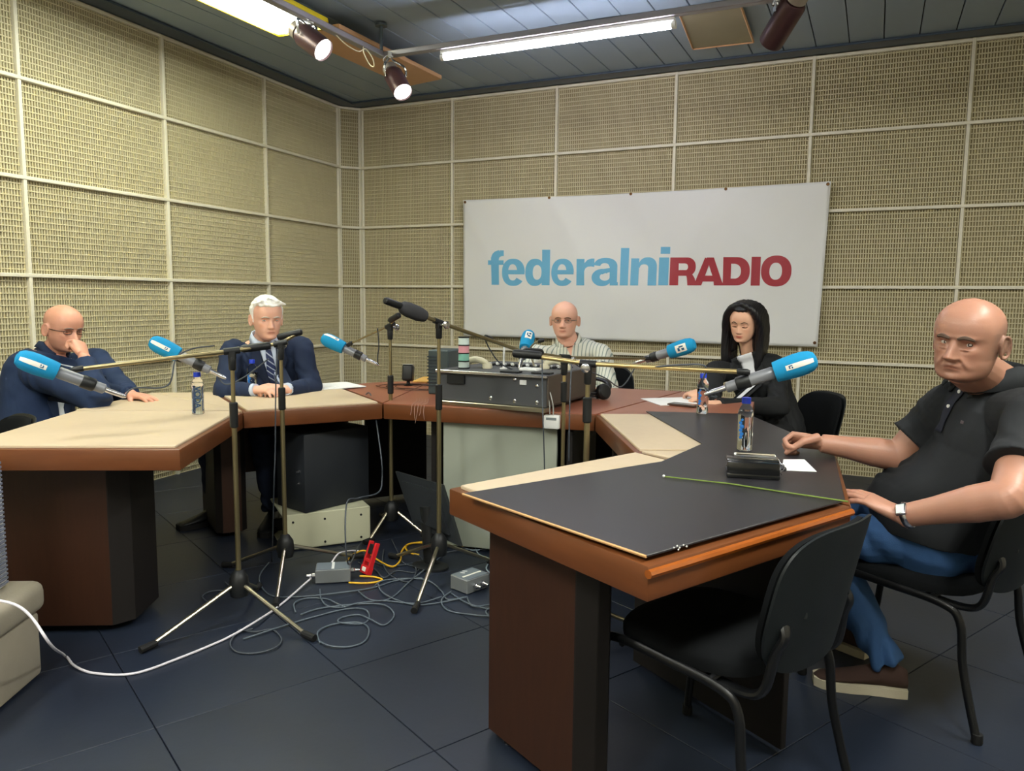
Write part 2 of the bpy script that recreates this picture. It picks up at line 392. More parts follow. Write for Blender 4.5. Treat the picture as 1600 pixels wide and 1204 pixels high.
# lettering: strips in zoom-pixel units -> metres on the vinyl
LX = lambda px: -3.109+(px-100)*(.00093325)      # federalni ruler: 100 -> -3.109 ; stems at 6.154 px per image px
class Let:
    def __init__(s): s.b = MB(); s.n = 0
    def quadgrid(s, A, B, n=10, m=3):
        """ruled strip between polylines A and B"""
        s.n += 1; off = .0016+.00003*s.n; r = []
        for a, c in zip(A, B):
            row = []
            for k in range(m+1):
                q = (a[0]+(c[0]-a[0])*k/m, a[1]+(c[1]-a[1])*k/m); row.append(s.b.bm.verts.new(bpos(q[0], q[1], off)))
            r.append(row)
        for i in range(len(r)-1):
            for k in range(m):
                try: s.b.bm.faces.new((r[i][k], r[i+1][k], r[i+1][k+1], r[i][k+1]))
                except ValueError: pass
    def rect(s, x0, y0, x1, y1, T, sk=0):
        n = max(2, int(abs(y1-y0)/12)); A = []; B = []
        for i in range(n+1):
            y = y0+(y1-y0)*i/n; A.append(T(x0, y)); B.append(T(x1, y))
        s.quadgrid(A, B)
    def arc(s, co, ro, ci, ri, a0, a1, T, n=40, e=2.25):
        A = []; B = []
        for i in range(n+1):
            a = math.radians(a0+(a1-a0)*i/n); c, q = math.cos(a), math.sin(a)
            f = lambda w: math.copysign(abs(w)**(2/e), w)
            A.append(T(co[0]+ro[0]*f(c), co[1]-ro[1]*f(q))); B.append(T(ci[0]+ri[0]*f(c), ci[1]-ri[1]*f(q)))
        s.quadgrid(A, B)
    def strip(s, A, B, T): s.quadgrid([T(*p) for p in A], [T(*p) for p in B])
def T1(x, y):      # letter ruler -> metres on the vinyl
    px = 750+x/6.154; d = px-766
    return (-3.109+d*.005727-d*(px-1048)*1.887e-6, 1.394+(447.0-(370+y/6.154))*(.00560-d*1.7e-6))
def T2(x, y): return T1(x+1476.9, y-2)
L = Let()
# f
L.rect(130, 200, 204, 462, T1); L.rect(100, 228, 248, 272, T1)
L.arc((226, 215), (94, 84), (236, 214), (30, 24), 180, 100, T1); L.rect(212, 134, 250, 188, T1)
# e
def e_(cx, T):
    L.arc((cx, 343), (108, 130), (cx-6, 343), (43, 78), 0, 322, T)
    L.rect(cx-62, 320, cx+106, 362, T)
e_(341, T1)
# d
L.arc((548, 343), (94, 130), (568, 343), (42, 70), 0, 360, T1); L.rect(614, 128, 690, 465, T1)
e_(812, T1); 
# r
L.rect(946, 216, 1022, 466, T1); L.strip([(1000, 300), (1020, 258), (1050, 226), (1085, 212), (1116, 212)], [(1022, 330), (1034, 304), (1056, 290), (1085, 286), (1116, 292)], T1)
# a
L.arc((1222, 290), (112, 84), (1214, 288), (42, 32), 0, 172, T1); L.rect(1262, 285, 1334, 440, T1); L.rect(1266, 436, 1344, 466, T1)
L.arc((1190, 392), (98, 82), (1216, 386), (48, 36), 60, 360, T1, e=2.0); L.strip([(1160, 330), (1200, 312), (1262, 300)], [(1190, 362), (1220, 350), (1268, 340)], T1)
# l
L.rect(1362, 112, 1440, 466, T1)
# n
L.rect(1462, 210, 1538, 466, T1)
L.arc((1620, 292), (88, 92), (1586, 300), (40, 34), 0, 180, T1)
L.rect(1626, 290, 1708, 466, T1)
# i
L.rect(250, 204, 344, 466, T2); L.rect(262, 104, 352, 170, T2)
L.b.build('blue_lettering', mat('print_blue', (108, 178, 214), .45), t, sharp=0)
L = Let()
# R
L.rect(356, 204, 438, 466, T2); L.rect(400, 204, 520, 260, T2); L.rect(400, 322, 530, 376, T2)
L.arc((515, 290), (84, 86), (498, 292), (28, 31), 90, -90, T2); L.strip([(500, 340), (516, 392), (524, 466)], [(560, 350), (592, 400), (606, 466)], T2)
# A
L.strip([(686, 204), (596, 430), (580, 466)], [(740, 230), (676, 410), (656, 466)], T2); L.strip([(700, 204), (768, 400), (776, 466)], [(770, 204), (848, 420), (870, 466)], T2); L.rect(650, 374, 790, 430, T2)
# D
L.rect(860, 200, 936, 466, T2); L.rect(900, 200, 990, 262, T2); L.rect(900, 402, 990, 466, T2)
L.arc((985, 333), (132, 133), (960, 333), (72, 71), 90, -90, T2)
# I
L.rect(1130, 196, 1218, 468, T2)
# O
L.arc((1371, 330), (146, 146), (1366, 332), (60, 80), 0, 360, T2, n=60)
L.b.build('red_lettering', mat('print_red', (164, 48, 60), .45), t, sharp=0)
# ================================================================ DESKS
TZ = .744
def off_poly(P, d):
    """inset a convex polygon by d"""
    P = [V(p) for p in P]; n = len(P); ar = sum(P[i].x*P[(i+1) % n].y-P[(i+1) % n].x*P[i].y for i in range(n)); sg = 1 if ar > 0 else -1
    out = []
    for i in range(n):
        a, b, c = P[i-1], P[i], P[(i+1) % n]; d1 = (b-a).normalized(); d2 = (c-b).normalized()
        n1 = V((-d1.y, d1.x))*sg; n2 = V((-d2.y, d2.x))*sg; bis = (n1+n2).normalized(); out.append(b+bis*(d/max(.3, bis.dot(n1))))
    return [tuple(p) for p in out]
I4 = V((-2.665, 2.735)); I5 = V((-2.262, 3.292)); I2 = V((-1.172, 3.449)); I1 = V((-.750, 2.655)); P0 = V((-1.082, 1.897)); P1 = V((-.391, 1.507)); P2 = V((-.028, 2.216))
S2 = V((-2.205, 1.955)); S3 = V((-2.905, 1.585)); S4 = V((-3.352, 2.373)); FL = V((-3.60, 3.02)); ML2 = V((-3.33, 3.20)); ML3 = V((-2.95, 3.80)); B2 = V((-2.90, 4.05)); B1 = V((-2.62, 4.42)); B0 = V((-1.02, 4.60))
R3 = V((-.095, 2.965)); R4 = V((-.505, 3.765)); R5 = V((-.56, 4.30))
def desk(label, poly, plate=True, name='desk_section', red=False, plate_in=.022, pp=None):
    c = sum((V(p) for p in poly), V((0, 0)))/len(poly)
    t = thing(name, label, 'desk', (c.x, c.y, 0))
    q = off_poly(poly, .0015)
    MB().prism(q, TZ-.082, TZ-.004, bev=.006, seg=2).build('tabletop', M_wood if not red else [M_wood], t)
    if plate: MB().prism(off_poly(pp or poly, plate_in), TZ-.006, TZ+.006, bev=.003).build('laminate_plate', M_plate, t)
    if red: MB().prism(off_poly(poly, .003), TZ-.006, TZ, bev=.001).build('red_brown_surface', M_red, t)
    return t
def pedestal(t, p, u, wd, dp, ch=.06, top=TZ-.083, name='pedestal'):
    """column with chamfered corners; p = front-left corner on the end face, u = direction along the end face, depth to the left of u"""
    p, u = V(p), V(u).normalized(); v = V((-u.y, u.x))
    P = [p+v*ch, p+u*ch, p+u*(wd-ch), p+u*wd+v*ch, p+u*wd+v*(dp-ch), p+u*(wd-ch)+v*dp, p+u*ch+v*dp, p+v*(dp-ch)]
    q = MB().prism([tuple(k) for k in P], .03, top, bev=.002)
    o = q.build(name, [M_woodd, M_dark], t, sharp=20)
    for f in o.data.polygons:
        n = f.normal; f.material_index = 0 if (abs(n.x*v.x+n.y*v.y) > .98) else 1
    for a in (.1, wd-.1):
        for bb in (.08, dp-.08):
            k = p+u*a+v*bb; MB().lathe([(.018, 0), (.022, .006), (.012, .012), (.012, .032)], (k.x, k.y, 0), seg=12).build('foot', M_nickel, t)
    return o
def board(t, a, b, z0, z1, th=.022, m=None, name='modesty_panel'):
    a, b = V(a), V(b); c = (a+b)/2; d = b-a
    return MB().box((c.x, c.y, (z0+z1)/2), (d.length, th, z1-z0), math.atan2(d.y, d.x), bev=.002).build(name, m or M_dark, t)
uL = (S2-S3).normalized()
D_L = desk('trapezoid desk section nearest left, beige top on broad brown leg', [S2, I4, S4, S3])
pedestal(D_L, V((-2.975, 1.765))+V((uL.y,-uL.x))*.045, uL, .50, .34)
inL = V((-uL.y, uL.x))
board(D_L, S3+uL*.12+inL*.40, S4+uL*.12-inL*.05, .12, TZ-.083, m=M_dark)
desk('triangular beige corner piece left of the far-left desks', [I4, FL+V((.0, .0)), S4+V((-.0, .0))][0:3], plate_in=.006, name='desk_corner')
tri = MB()
D_ML = desk('trapezoid desk section under the white-haired man\'s papers', [I4, I5, ML3, ML2], plate_in=.02)
pedestal(D_ML, I4+V((-.42, .22)), (ML2-I4).normalized()*-1 if False else V((.56, .83)), .16, .45, .03)
board(D_ML, ML2+V((.10, -.05)), ML3+V((.12, -.05)), .30, TZ-.083, m=M_woodd)
# light filler strip between corner triangle and mid-left desk
tag(MB().prism([tuple(I4+V((-.012, .004))), tuple(ML2+V((-.01, 0))), tuple(FL+V((.0, .006)))], TZ-.075, TZ+.003, bev=.002).build('desk_filler', M_plate), 'narrow beige wedge between two far-left desk plates', 'desk part')
D_B = desk('wide red-brown back desk carrying the grey console', [I5, I2, B0, B1], plate=False, red=True)
D_BL = desk('red-brown corner piece of the back desk beside the white-haired man', [I5+V((-.006, .01)), B1+V((-.006, .0)), B2, ML3+V((.0, .01))], plate=False, red=True, name='desk_corner')
D_BR = desk('red-brown corner piece of the back desk in front of the woman', [I2+V((.008, .01)), R4+V((0, .008)), R5, B0+V((.008, 0))], plate=False, red=True, name='desk_corner')
board(D_B, (-1.955, 3.385), (-1.37, 3.475), .02, TZ-.083, th=.02, m=mat('grey_green_board', (158, 164, 150), .6, var=.03), name='front_panel')
board(D_B, (-2.30, 4.30), (-1.25, 4.42), .02, TZ-.083)
MB().box((-1.33, 3.72, .34), (.03, .5, .62), .1, bev=.002).build('side_panel', M_dark, D_B)
MB().box((-2.08, 3.70, .34), (.03, .5, .62), .1, bev=.002).build('side_panel', M_dark, D_B)
board(D_BL, (-2.85, 3.95), (-2.62, 4.30), .02, TZ-.083)
board(D_BR, (-.66, 3.80), (-.70, 4.22), .02, TZ-.083)
D_R2 = desk('desk section right of the back desk, half under the black mat', [I1, R3, R4, I2], pp=[I1, I1.lerp(R3, .6), I2.lerp(R4, .66), I2])
board(D_R2, R3+V((-.12, .02)), R4+V((-.12, -.06)), .15, TZ-.083)
board(D_R2, I2+V((.10, -.03)), R4+V((-.14, -.06)), .02, TZ-.083)
desk('triangular beige corner piece between the two right desk sections', [I1+V((.012, .0)), P2+V((0, .01)), R3+V((0, -.008))], plate_in=.006, name='desk_corner', pp=[I1+V((.012, .0)), I1.lerp(P2, .7), I1.lerp(R3, .7)])
D_R1 = desk('nearest desk section on the right with thick brown edge', [P0, P1, P2, I1], plate_in=.026, pp=[P0, P0.lerp(P1, .75), I1.lerp(P2, .75), I1])
uR = (P1-P0).normalized(); vR = V((-uR.y, uR.x))
pedestal(D_R1, V((-.975, 1.975))-vR*.04+uR*.0, uR, .46, .12, .04)
board(D_R1, I1+V((.05, -.10)), P2+V((-.14, -.01)), .02, TZ-.083)
# rounded orange lip along the outer edge of the near desk
MB().tube([P1.to_3d()+V((0, 0, TZ-.020)), P2.to_3d()+V((0, 0, TZ-.020))], .010, 8).build('rounded_lip', mat('orange_wood', (150, 80, 28), .25, var=.15, coat=.4), D_R1)
# black mat spanning both right desk sections
PLT = TZ+.006
mt = [(-.988, 1.812), (-.402, 1.530), (-.045, 2.215), (-.108, 2.955), (-.520, 3.740), (-.965, 3.590), (-.555, 2.870), (-.610, 2.480)]
t = thing('desk_mat', 'large black mat lying over the two right desk sections', 'desk mat', (-.5, 2.5, PLT))
MB().prism(mt, PLT+.0005, PLT+.0055, bev=.0012).build('mat_sheet', M_mat, t)
eb = MB()
for a, b_ in ((0, 1),): eb.tube([V((*mt[a], PLT+.003)), V((*mt[b_], PLT+.003))], .0033, 5)
eb.build('raw_edge', mat('mat_edge', (206, 160, 108), .7), t)
MT = PLT+.0056
# ================================================================ survey helpers: a sighting line plus a real distance, height or plumb line
def ray(px, py): return rt2*((px-800)/FPX)+up2*((602-py)/FPX)+Fw
def at(px, py, dist): return ray(px, py)*dist+V((0, 0, EYE))
def atz(px, py, z): d = ray(px, py); return d*((z-EYE)/d.z)+V((0, 0, EYE))
def zat(p, py):
    lo, hi = -1.0, 4.0
    for _ in range(40):
        m = (lo+hi)/2; q = V((p[0], p[1], m-EYE)); y = 602-FPX*q.dot(up2)/q.dot(Fw)
        if y > py: lo = m
        else: hi = m
    return (lo+hi)/2
# ================================================================ MICROPHONE STANDS
M_pole = mat('stand_steel', (150, 138, 104), .34, metal=.85, var=.08, scale=20, stretch=(1, 1, .2))
M_boomg = mat('boom_gold', (206, 184, 130), .3, metal=.85)
def stand(label, base, feet, topz, tip, tail, sleeve, boom_m=None, weight=.10, hub=.14, rp=.0105, rb=.008, lower=None):
    base = V((base[0], base[1], 0)); t = thing('microphone_stand', label, 'stand', base)
    x, y = base.x, base.y
    MB().lathe([(.018, hub-.05), (.034, hub-.045), (.040, hub-.01), (.036, hub+.03), (.02, hub+.055), (.013, hub+.06)], (x, y, 0), seg=18).build('tripod_hub', M_blk, t)
    for f in feet:
        f = V((f[0], f[1], 0)); d = (f-base).normalized()
        a = base+d*.03+V((0, 0, hub)); e = f+V((0, 0, .014))-d*.02
        L = MB().tube([a, e], .0085, 10).build('leg', M_chrome, t)
        q = MB().tube([e-d*.03+V((0, 0, .006)), f+V((0, 0, .013))+d*.012], [.0125, .0145], 10).build('rubber_foot', M_rub, L)
    b = MB().tube([(x, y, hub), (x, y, sleeve[0]+.01)], rp, 12).build('lower_pole', M_pole, t)
    MB().lathe([(rp+.002, sleeve[0]), (rp+.0055, sleeve[0]+.004), (rp+.0055, sleeve[1]-.004), (rp+.002, sleeve[1])], (x, y, 0), seg=16).build('clutch_sleeve', M_blk, t)
    MB().tube([(x, y, sleeve[1]-.01), (x, y, topz-.045)], rp*.78, 12).build('upper_pole', M_pole if not lower else lower, t)
    MB().lathe([(.011, -.075), (.014, -.07), (.015, -.03), (.013, -.02)], (x, y, topz), seg=14).build('collar', M_blk, t)
    tip, tail = V(tip), V(tail); top = V((x, y, topz)); ax = (tip-tail).normalized(); side = ax.cross(V((0, 0, 1))).normalized()
    j = MB().box((x, y, topz-.012), (.03, .026, .04), math.atan2(ax.y, ax.x), bev=.005)
    j.tube([top-ax*.03, top+ax*.03], .0135, 12); j.build('swivel_clamp', M_blk, t)
    k = MB().tube([top+side*.012-V((0, 0, .012)), top+side*.045-V((0, 0, .012))], .006, 10); k.lathe([(.013, 0), (.017, .004), (.017, .012), (.012, .015)], top+side*.04-V((0, 0, .012)), side, 14)
    k.build('wing_knob', M_nickel, t)
    MB().tube([tail, top, tip], rb, 12).build('boom', boom_m or M_pole, t)
    if weight: MB().lathe([(.009, -.012), (.014, -.008), (.0155, 0), (.0155, weight-.01), (.011, weight)], tail, ax, 16).build('counterweight', M_blk, t)
    MB().lathe([(.007, 0), (.011, .006), (.011, .035), (.007, .045)], tip-ax*.03, ax, 12).build('boom_tip', M_blk, t)
    return t
M_blue = mat('blue_foam', (12, 138, 190), .85, var=.06, scale=60, bump=.5, bscale=500)
M_flag = mat('flag_white', (232, 230, 220), .6)
M_flagd = mat('flag_blue', (18, 82, 120), .6)
def microphone(label, c, ax, L=.135, R=.038, body=.17, upv=(0, 0, 1), side_hint=None, emblem=False, cable=None, flagside=None):
    """c = centre of the wind shield, ax = direction the microphone points"""
    c, ax = V(c), V(ax).normalized(); t = thing('microphone', label, 'microphone', c)
    ws = MB().lathe([(R*.72, -L*.5), (R*.86, -L*.49), (R*.92, -L*.35), (R, 0), (R*.98, L*.2), (R*.86, L*.36), (R*.6, L*.465), (R*.2, L*.5), (.001, L*.502)], c, ax, 32).build('wind_shield', M_blue, t)
    # white station flag wrapped on the foam, facing the given side
    s = V(flagside) if flagside else (V((0, 0, EYE))-c); s = (s-ax*s.dot(ax)).normalized(); w_ = ax.cross(s)
    bv = BVHTree.FromObject(ws, bpy.context.evaluated_depsgraph_get()) if False else None
    prof = [(-.5, .72), (-.49, .86), (-.35, .92), (0, 1), (.2, .98), (.36, .86), (.465, .6)]
    def surf(a, th, o):
        u = a/L
        for (u0, r0), (u1, r1) in zip(prof, prof[1:]):
            if u0 <= u <= u1: r = r0+(r1-r0)*(u-u0)/(u1-u0); break
        else: r = .9
        r = r*R+o; return c+ax*a+(s*math.cos(th)+w_*math.sin(th))*r
    def patch(a0, a1, t0, t1, o, m, name, n=8):
        b = MB(); g = [[b.bm.verts.new(surf(a0+(a1-a0)*i/n, t0+(t1-t0)*k/n, o)) for k in range(n+1)] for i in range(n+1)]
        for i in range(n):
            for k in range(n): b.bm.faces.new((g[i][k], g[i][k+1], g[i+1][k+1], g[i+1][k]))
        return b
    if emblem:
        b = patch(-L*.16, L*.24, -.50, .50, .0012, M_flag, 'flag'); fo = b.build('flag', M_flag, t, sharp=0)
        q = MB()
        for (a0, a1, t0, t1) in ((-.02, .14, -.28, -.10), (-.08, .0, -.1, .28), (.06, .16, .02, .30)):
            p = patch(L*a0, L*a1, t0, t1, .002, M_flagd, 'x', 3); tmp = p.bm; q._add(tmp)
        q.build('emblem', M_flagd, fo, sharp=0)
    else:
        b = patch(-L*.22, L*.42, -.22, .22, .0012, M_flag, 'flag'); fo = b.build('flag', M_flag, t, sharp=0)
        q = MB()
        for (a0, a1, t0, t1) in ((-.15, -.06, -.14, -.06), (-.15, -.12, -.06, .12), (-.09, -.06, .0, .14)):
            p = patch(L*a0, L*a1, t0, t1, .002, M_flagd, 'x', 3); q._add(p.bm)
        q.build('emblem', M_flagd, fo, sharp=0)
    b0 = c-ax*L*.48
    MB().lathe([(.016, 0), (.0215, -.01), (.0215, -body*.50), (.017, -body*.52)][::-1], b0, ax, 18).build('body', mat('mic_grey', (128, 130, 136), .4, metal=.3), t)
    MB().lathe([(.021, -body*.78), (.024, -body*.75), (.024, -body*.52), (.022, -body*.5)], b0, ax, 18).build('clip', M_blk, t)
    MB().lathe([(.013, -body), (.0185, -body*.97), (.0185, -body*.78), (.015, -body*.77)], b0, ax, 16).build('switch_ring', MATS['mic_grey'], t)
    MB().lathe([(.0045, -body-.075), (.0085, -body-.062), (.0095, -body-.03), (.0095, -body+.004)], b0, ax, 14).build('plug', M_nickel, t)
    if cable:
        MB().tube(spline([b0-ax*(body+.07)]+[V(p) for p in cable], 8), .0032, 7).build('cable', M_cable, t)
    return t, b0
# near-left stand and its microphone
T1b = atz(375, 965, 0); z1 = zat(T1b, 548)
stand('front-left microphone stand with its base nearest the camera', T1b, [atz(224, 1019, 0), atz(488, 1001, 0), atz(404, 920, 0)], z1, at(118, 577, 2.82), at(418, 540, 3.05), (zat(T1b, 668), zat(T1b, 628)))
m1c = at(57, 569, 2.72)
microphone('blue microphone furthest left, in front of the bald man in glasses', m1c, at(35, 560, 2.70)-at(150, 602, 2.84), cable=[at(210, 606, 2.95), at(262, 602, 3.05), at(275, 560, 3.1), at(300, 545, 3.1), at(335, 540, 3.05)])
T2b = atz(447, 900, 0); z2 = zat(T2b, 536)
stand('microphone stand between the near-left stand and the black speaker box', T2b, [atz(352, 886, 0), atz(563, 872, 0), atz(431, 949, 0)], z2, at(283, 562, 3.45), at(468, 519, 3.48), (zat(T2b, 640), zat(T2b, 605)))
microphone('blue microphone between the two men on the left', at(257, 543, 3.42), at(240, 536, 3.42)-at(300, 566, 3.46), body=.15, cable=[at(338, 582, 3.5), at(352, 600, 3.5), at(380, 590, 3.5), at(420, 560, 3.5)])
T3b = atz(612, 838, 0); z3 = zat(T3b, 508)
stand('rear microphone stand left of the tall stand with the long black grip', T3b, [atz(572, 850, 0), atz(672, 841, 0), atz(596, 808, 0)], z3, at(545, 538, 4.2), at(622, 493, 3.95), (zat(T3b, 615), zat(T3b, 586)), weight=.07, rb=.005)
microphone('small blue microphone pointing at the white-haired man', at(520, 535, 4.22), at(505, 529, 4.22)-at(560, 556, 4.22), body=.14, flagside=(0, -.6, 1), cable=[at(590, 558, 4.15), at(592, 540, 4.1), at(590, 513, 4.0)])
T4b = atz(686, 897, 0); z4 = zat(T4b, 503)
t4 = stand('tall central microphone stand with long black grip, left of the grey console', T4b, [atz(648, 957, 0), atz(776, 880, 0), atz(612, 872, 0)], z4, at(822, 551, 4.0), at(604, 470, 3.25), (zat(T4b, 640), zat(T4b, 600)), weight=.17, rb=.0095)
top4 = V((T4b.x, T4b.y, z4)); tl4 = at(604, 470, 3.25); ax4 = (top4-tl4).normalized()
MB().lathe([(.012, -.02), (.028, 0), (.033, .03), (.033, .09), (.026, .13), (.012, .14)], tl4+(top4-tl4)*.30, ax4, 18).build('foam_grip', mat('worn_foam', (58, 58, 62), .9), t4)
MB().lathe([(.006, 0), (.013, .005), (.014, .05), (.009, .06)], at(757, 526, 3.78), ax4, 14).build('boom_joint', M_blk, t4)
microphone('blue microphone behind the grey console pointing at the bald man in the striped shirt', at(824, 531, 4.05), at(828, 516, 4.12)-at(818, 552, 4.0), L=.125, R=.036, body=.08, emblem=True, cable=[at(812, 580, 4.02), at(800, 577, 3.98), at(780, 566, 3.9), at(765, 545, 3.82), at(757, 528, 3.78)])
T5b = at(919, 568, 2.80); z5 = T5b.z; T5 = V((T5b.x, T5b.y, 0))
def feet3(b, r, a): return [(b[0]+r*math.cos(math.radians(a+120*k)), b[1]+r*math.sin(math.radians(a+120*k))) for k in range(3)]
stand('microphone stand with golden boom reaching right over the black mat', T5, feet3(T5, .33, 150), z5, at(1165, 581, 2.62), at(806, 552, 2.86), (zat(T5, 660), zat(T5, 620)), boom_m=M_boomg, rb=.0085, rp=.011)
microphone('largest blue microphone, pointing at the man in the black polo shirt', at(1243, 571, 2.58), at(1262, 566, 2.57)-at(1180, 592, 2.63), L=.14, R=.04, cable=[at(1120, 620, 2.68), at(1098, 600, 2.68), at(1102, 572, 2.66), at(1060, 570, 2.68), at(1000, 574, 2.74), at(940, 565, 2.8)])
T6b = at(882, 562, 3.25); T6 = V((T6b.x, T6b.y, 0))
stand('microphone stand standing just left of the one with the golden boom', T6, feet3(T6, .30, 60), T6b.z+.01, at(1012, 560, 3.75), at(822, 549, 3.05), (zat(T6, 628), zat(T6, 596)), rb=.0065, rp=.0085, lower=M_boomg)
microphone('blue microphone with white emblem pointing at the woman', at(1066, 543, 3.68), at(1080, 538, 3.66)-at(1025, 556, 3.76), body=.13, emblem=True, cable=[at(990, 578, 3.8), at(970, 604, 3.78), at(945, 590, 3.6), at(910, 575, 3.4), at(890, 562, 3.26)])
# cables hanging down the poles
def cable(name, pts, r, m, label, cat='cable', n=8, group=None):
    return tag(MB().tube([V((q.x, q.y, max(q.z, r+.001))) for q in spline(pts, n)], r, 7).build(name, m, sharp=0), label, cat, group)
cable('hanging_cable', [at(434, 545, 3.35), at(431, 600, 3.35), at(430, 700, 3.38), at(428, 760, 3.42), V((*atz(425, 880, .0).xy, .01))], .003, M_cable, 'thin dark cable hanging beside the pole in front of the white-haired man')
cable('hanging_cable', [at(847, 560, 3.5), at(848, 640, 3.3), at(850, 700, 3.3), at(851, 740, 3.32)], .0028, M_cable, 'thin dark cable hanging in front of the white junction box')
cable('hanging_cable', [at(893, 565, 3.2), at(890, 640, 3.15), at(889, 720, 3.15)], .003, M_cable, 'thin dark cable hanging between the two right stands')

# ================================================================ BOTTLES
M_clear = mat('clear_plastic', (250, 252, 255), .03, trans=1, ior=1.12, var=0)
M_water = mat('water', (252, 254, 255), .0, trans=1, ior=1.33, var=0)
M_cap = mat('blue_cap', (30, 60, 190), .35)
M_ink = mat('bottle_ink', (28, 62, 96), .5); M_ink2 = mat('bottle_ink_blue', (30, 110, 190), .5)
def sq_ring(b, w, z, n=24, e=3.2):
    r = []
    for k in range(n):
        a = 2*PI*k/n; c, s = math.cos(a), math.sin(a)
        r.append(b.verts.new((w*math.copysign(abs(c)**(2/e), c), w*math.copysign(abs(s)**(2/e), s), z)))
    return r
def loft(secs, e=3.2):
    m = MB(); rs = [sq_ring(m.bm, w_, z_, e=e) for w_, z_ in secs]
    for a, b in zip(rs, rs[1:]):
        for k in range(24): f = m.bm.faces.new((a[k], a[(k+1) % 24], b[(k+1) % 24], b[k])); f.smooth = True
    m.bm.faces.new(rs[0][::-1]); m.bm.faces.new(rs[-1]); return m
def bottle(label, p, rz, z0, full=.86, ink=None):
    t = thing('water_bottle', label, 'bottle', (p[0], p[1], z0), 'water bottles on the desks')
    h = .19; w = .0265
    prof = [(w*.82, 0), (w, .004), (w, .020), (w*.96, .024), (w*.97, .125), (w, .130), (w*.98, .138), (.021, .152), (.0135, .163), (.0135, .172)]
    o = loft(prof).build('plastic_body', M_clear, None, sharp=0); o.parent = t
    fl = full*.14; pin = [(w*.78, .002), (w*.92, .006), (w*.90, .12)]
    if fl > .13: pin += [(w*.9, .130), (w*.75, .141)]
    o = loft(pin).build('water', M_water, None, sharp=0); o.parent = t
    b = MB().lathe([(.0125, .168), (.0158, .168), (.0158, .186), (.0145, .189)], (0, 0, 0), seg=20); o = b.build('cap', M_cap, None); o.parent = t
    for q in range(3): pass
    if ink == 'word':
        cu = bpy.data.curves.new('word', 'FONT'); cu.body = 'VODA'; cu.size = .036; cu.extrude = .0003; cu.offset = .0012; cu.align_x = 'CENTER'; cu.align_y = 'CENTER'; cu.space_character = .92
        to = bpy.data.objects.new('tmp', cu); COL.objects.link(to); dg = bpy.context.evaluated_depsgraph_get()
        me = bpy.data.meshes.new_from_object(to.evaluated_get(dg)); bpy.data.objects.remove(to)
        lo = bpy.data.objects.new('printed_word', me); COL.objects.link(lo); me.materials.clear(); me.materials.append(M_ink); lo.parent = t
        lo.matrix_basis = Matrix.Translation((0, -w-.0012, .078))@Matrix.Rotation(PI/2, 4, 'X')@Matrix.Rotation(-PI/2, 4, 'Z')
    else:
        b = MB()
        for i, (x, z, r) in enumerate(((-.012, .05, .006), (-.010, .062, .007), (-.013, .075, .0065), (-.010, .088, .008), (-.014, .101, .006), (-.009, .112, .005))):
            b.lathe([(r, 0), (r*.9, .0005)], (x, -w*.975-.0005, z), (0, -1, 0), 10)
        o = b.build('printed_pattern', M_ink2, None); o.parent = t
    t.rotation_euler = (0, 0, rz); return t
bottle('water bottle with dark vertical lettering on the left beige desk', atz(310, 646, TZ+.0065), .75, TZ+.0065, 1, 'word')
bottle('water bottle in front of the white-haired man', atz(395, 615, TZ+.0065), .5, TZ+.0065, .8)
bottle('water bottle by the woman on the far end of the black mat', atz(1097, 646, MT), .1, MT, .9)
bottle('water bottle nearest the camera beside the black organizer', atz(1163, 703, MT), .05, MT, .95)

# ================================================================ CONSOLE AND THINGS ON THE BACK DESK
c0 = V((-2.000, 3.395, TZ)); c1 = V((-1.395, 3.375, TZ)); dc = (c1-c0).normalized(); nc = V((-dc.y, dc.x, 0)); W = (c1-c0).length
ang = math.atan2(dc.y, dc.x); CT = .922
t = thing('mixing_console', 'grey metal mixing console on the back desk facing away from the camera', 'console', (c0+c1)/2)
M_cons = mat('console_grey', (78, 80, 84), .5, metal=.25, var=.04); M_consd = mat('console_side', (74, 66, 58), .6)
def cb(u, v, z, size, m, name, bev=.003, par=None, mi=0):
    p = c0+dc*u+nc*v; return MB().box((p.x, p.y, z), size, ang, bev=bev).build(name, m, par or t)
cb(W/2, .325, (TZ+.022+CT-.012)/2, (W, .62, CT-.034-TZ), M_cons, 'case')
cb(W/2, .012, TZ+.012, (W+.01, .05, .022), M_chrome, 'base_strip')
tp = cb(W/2, .33, CT-.006, (W+.012, .66, .012), M_cons, 'top_panel')
cb(W/2, -.002, CT-.006, (W+.014, .012, .014), M_nickel, 'silver_trim', .002)
cb(W+.004, .33, CT-.075, (.008, .64, .145), M_consd, 'side_cheek')
cb(.105, .010, CT-.045, (.10, .016, .045), M_blk, 'port_recess', .001)
cb(W-.125, .012, CT-.04, (.035, .008, .022), M_white, 'label_plate', .001)
for u, z in ((W-.05, CT-.055), (W-.05, TZ+.045), (W-.17, TZ+.045), (W-.17, CT-.03), (W/2, TZ+.05)):
    p = c0+dc*u+nc*.017; MB().lathe([(.009, 0), (.009, .006), (.005, .008)], (p.x, p.y, z), (-nc.x, -nc.y, 0), 12).build('screw', M_nickel, t)
for i in range(16):
    u = .10+i*.030
    for v in (.20, .30, .40): pass
    cb(u, .40, CT+.004, (.006, .12, .006), M_blk, 'fader_slot', 0)
    cb(u, .38+.03*math.sin(i*2.1), CT+.010, (.012, .02, .012), M_white, 'fader_knob', .002)
for (u, v) in ((W-.21, .05), (W-.05, .07)): cb(u, v, CT+.005, (.10, .05, .008), M_blk, 'black_tag', .002)
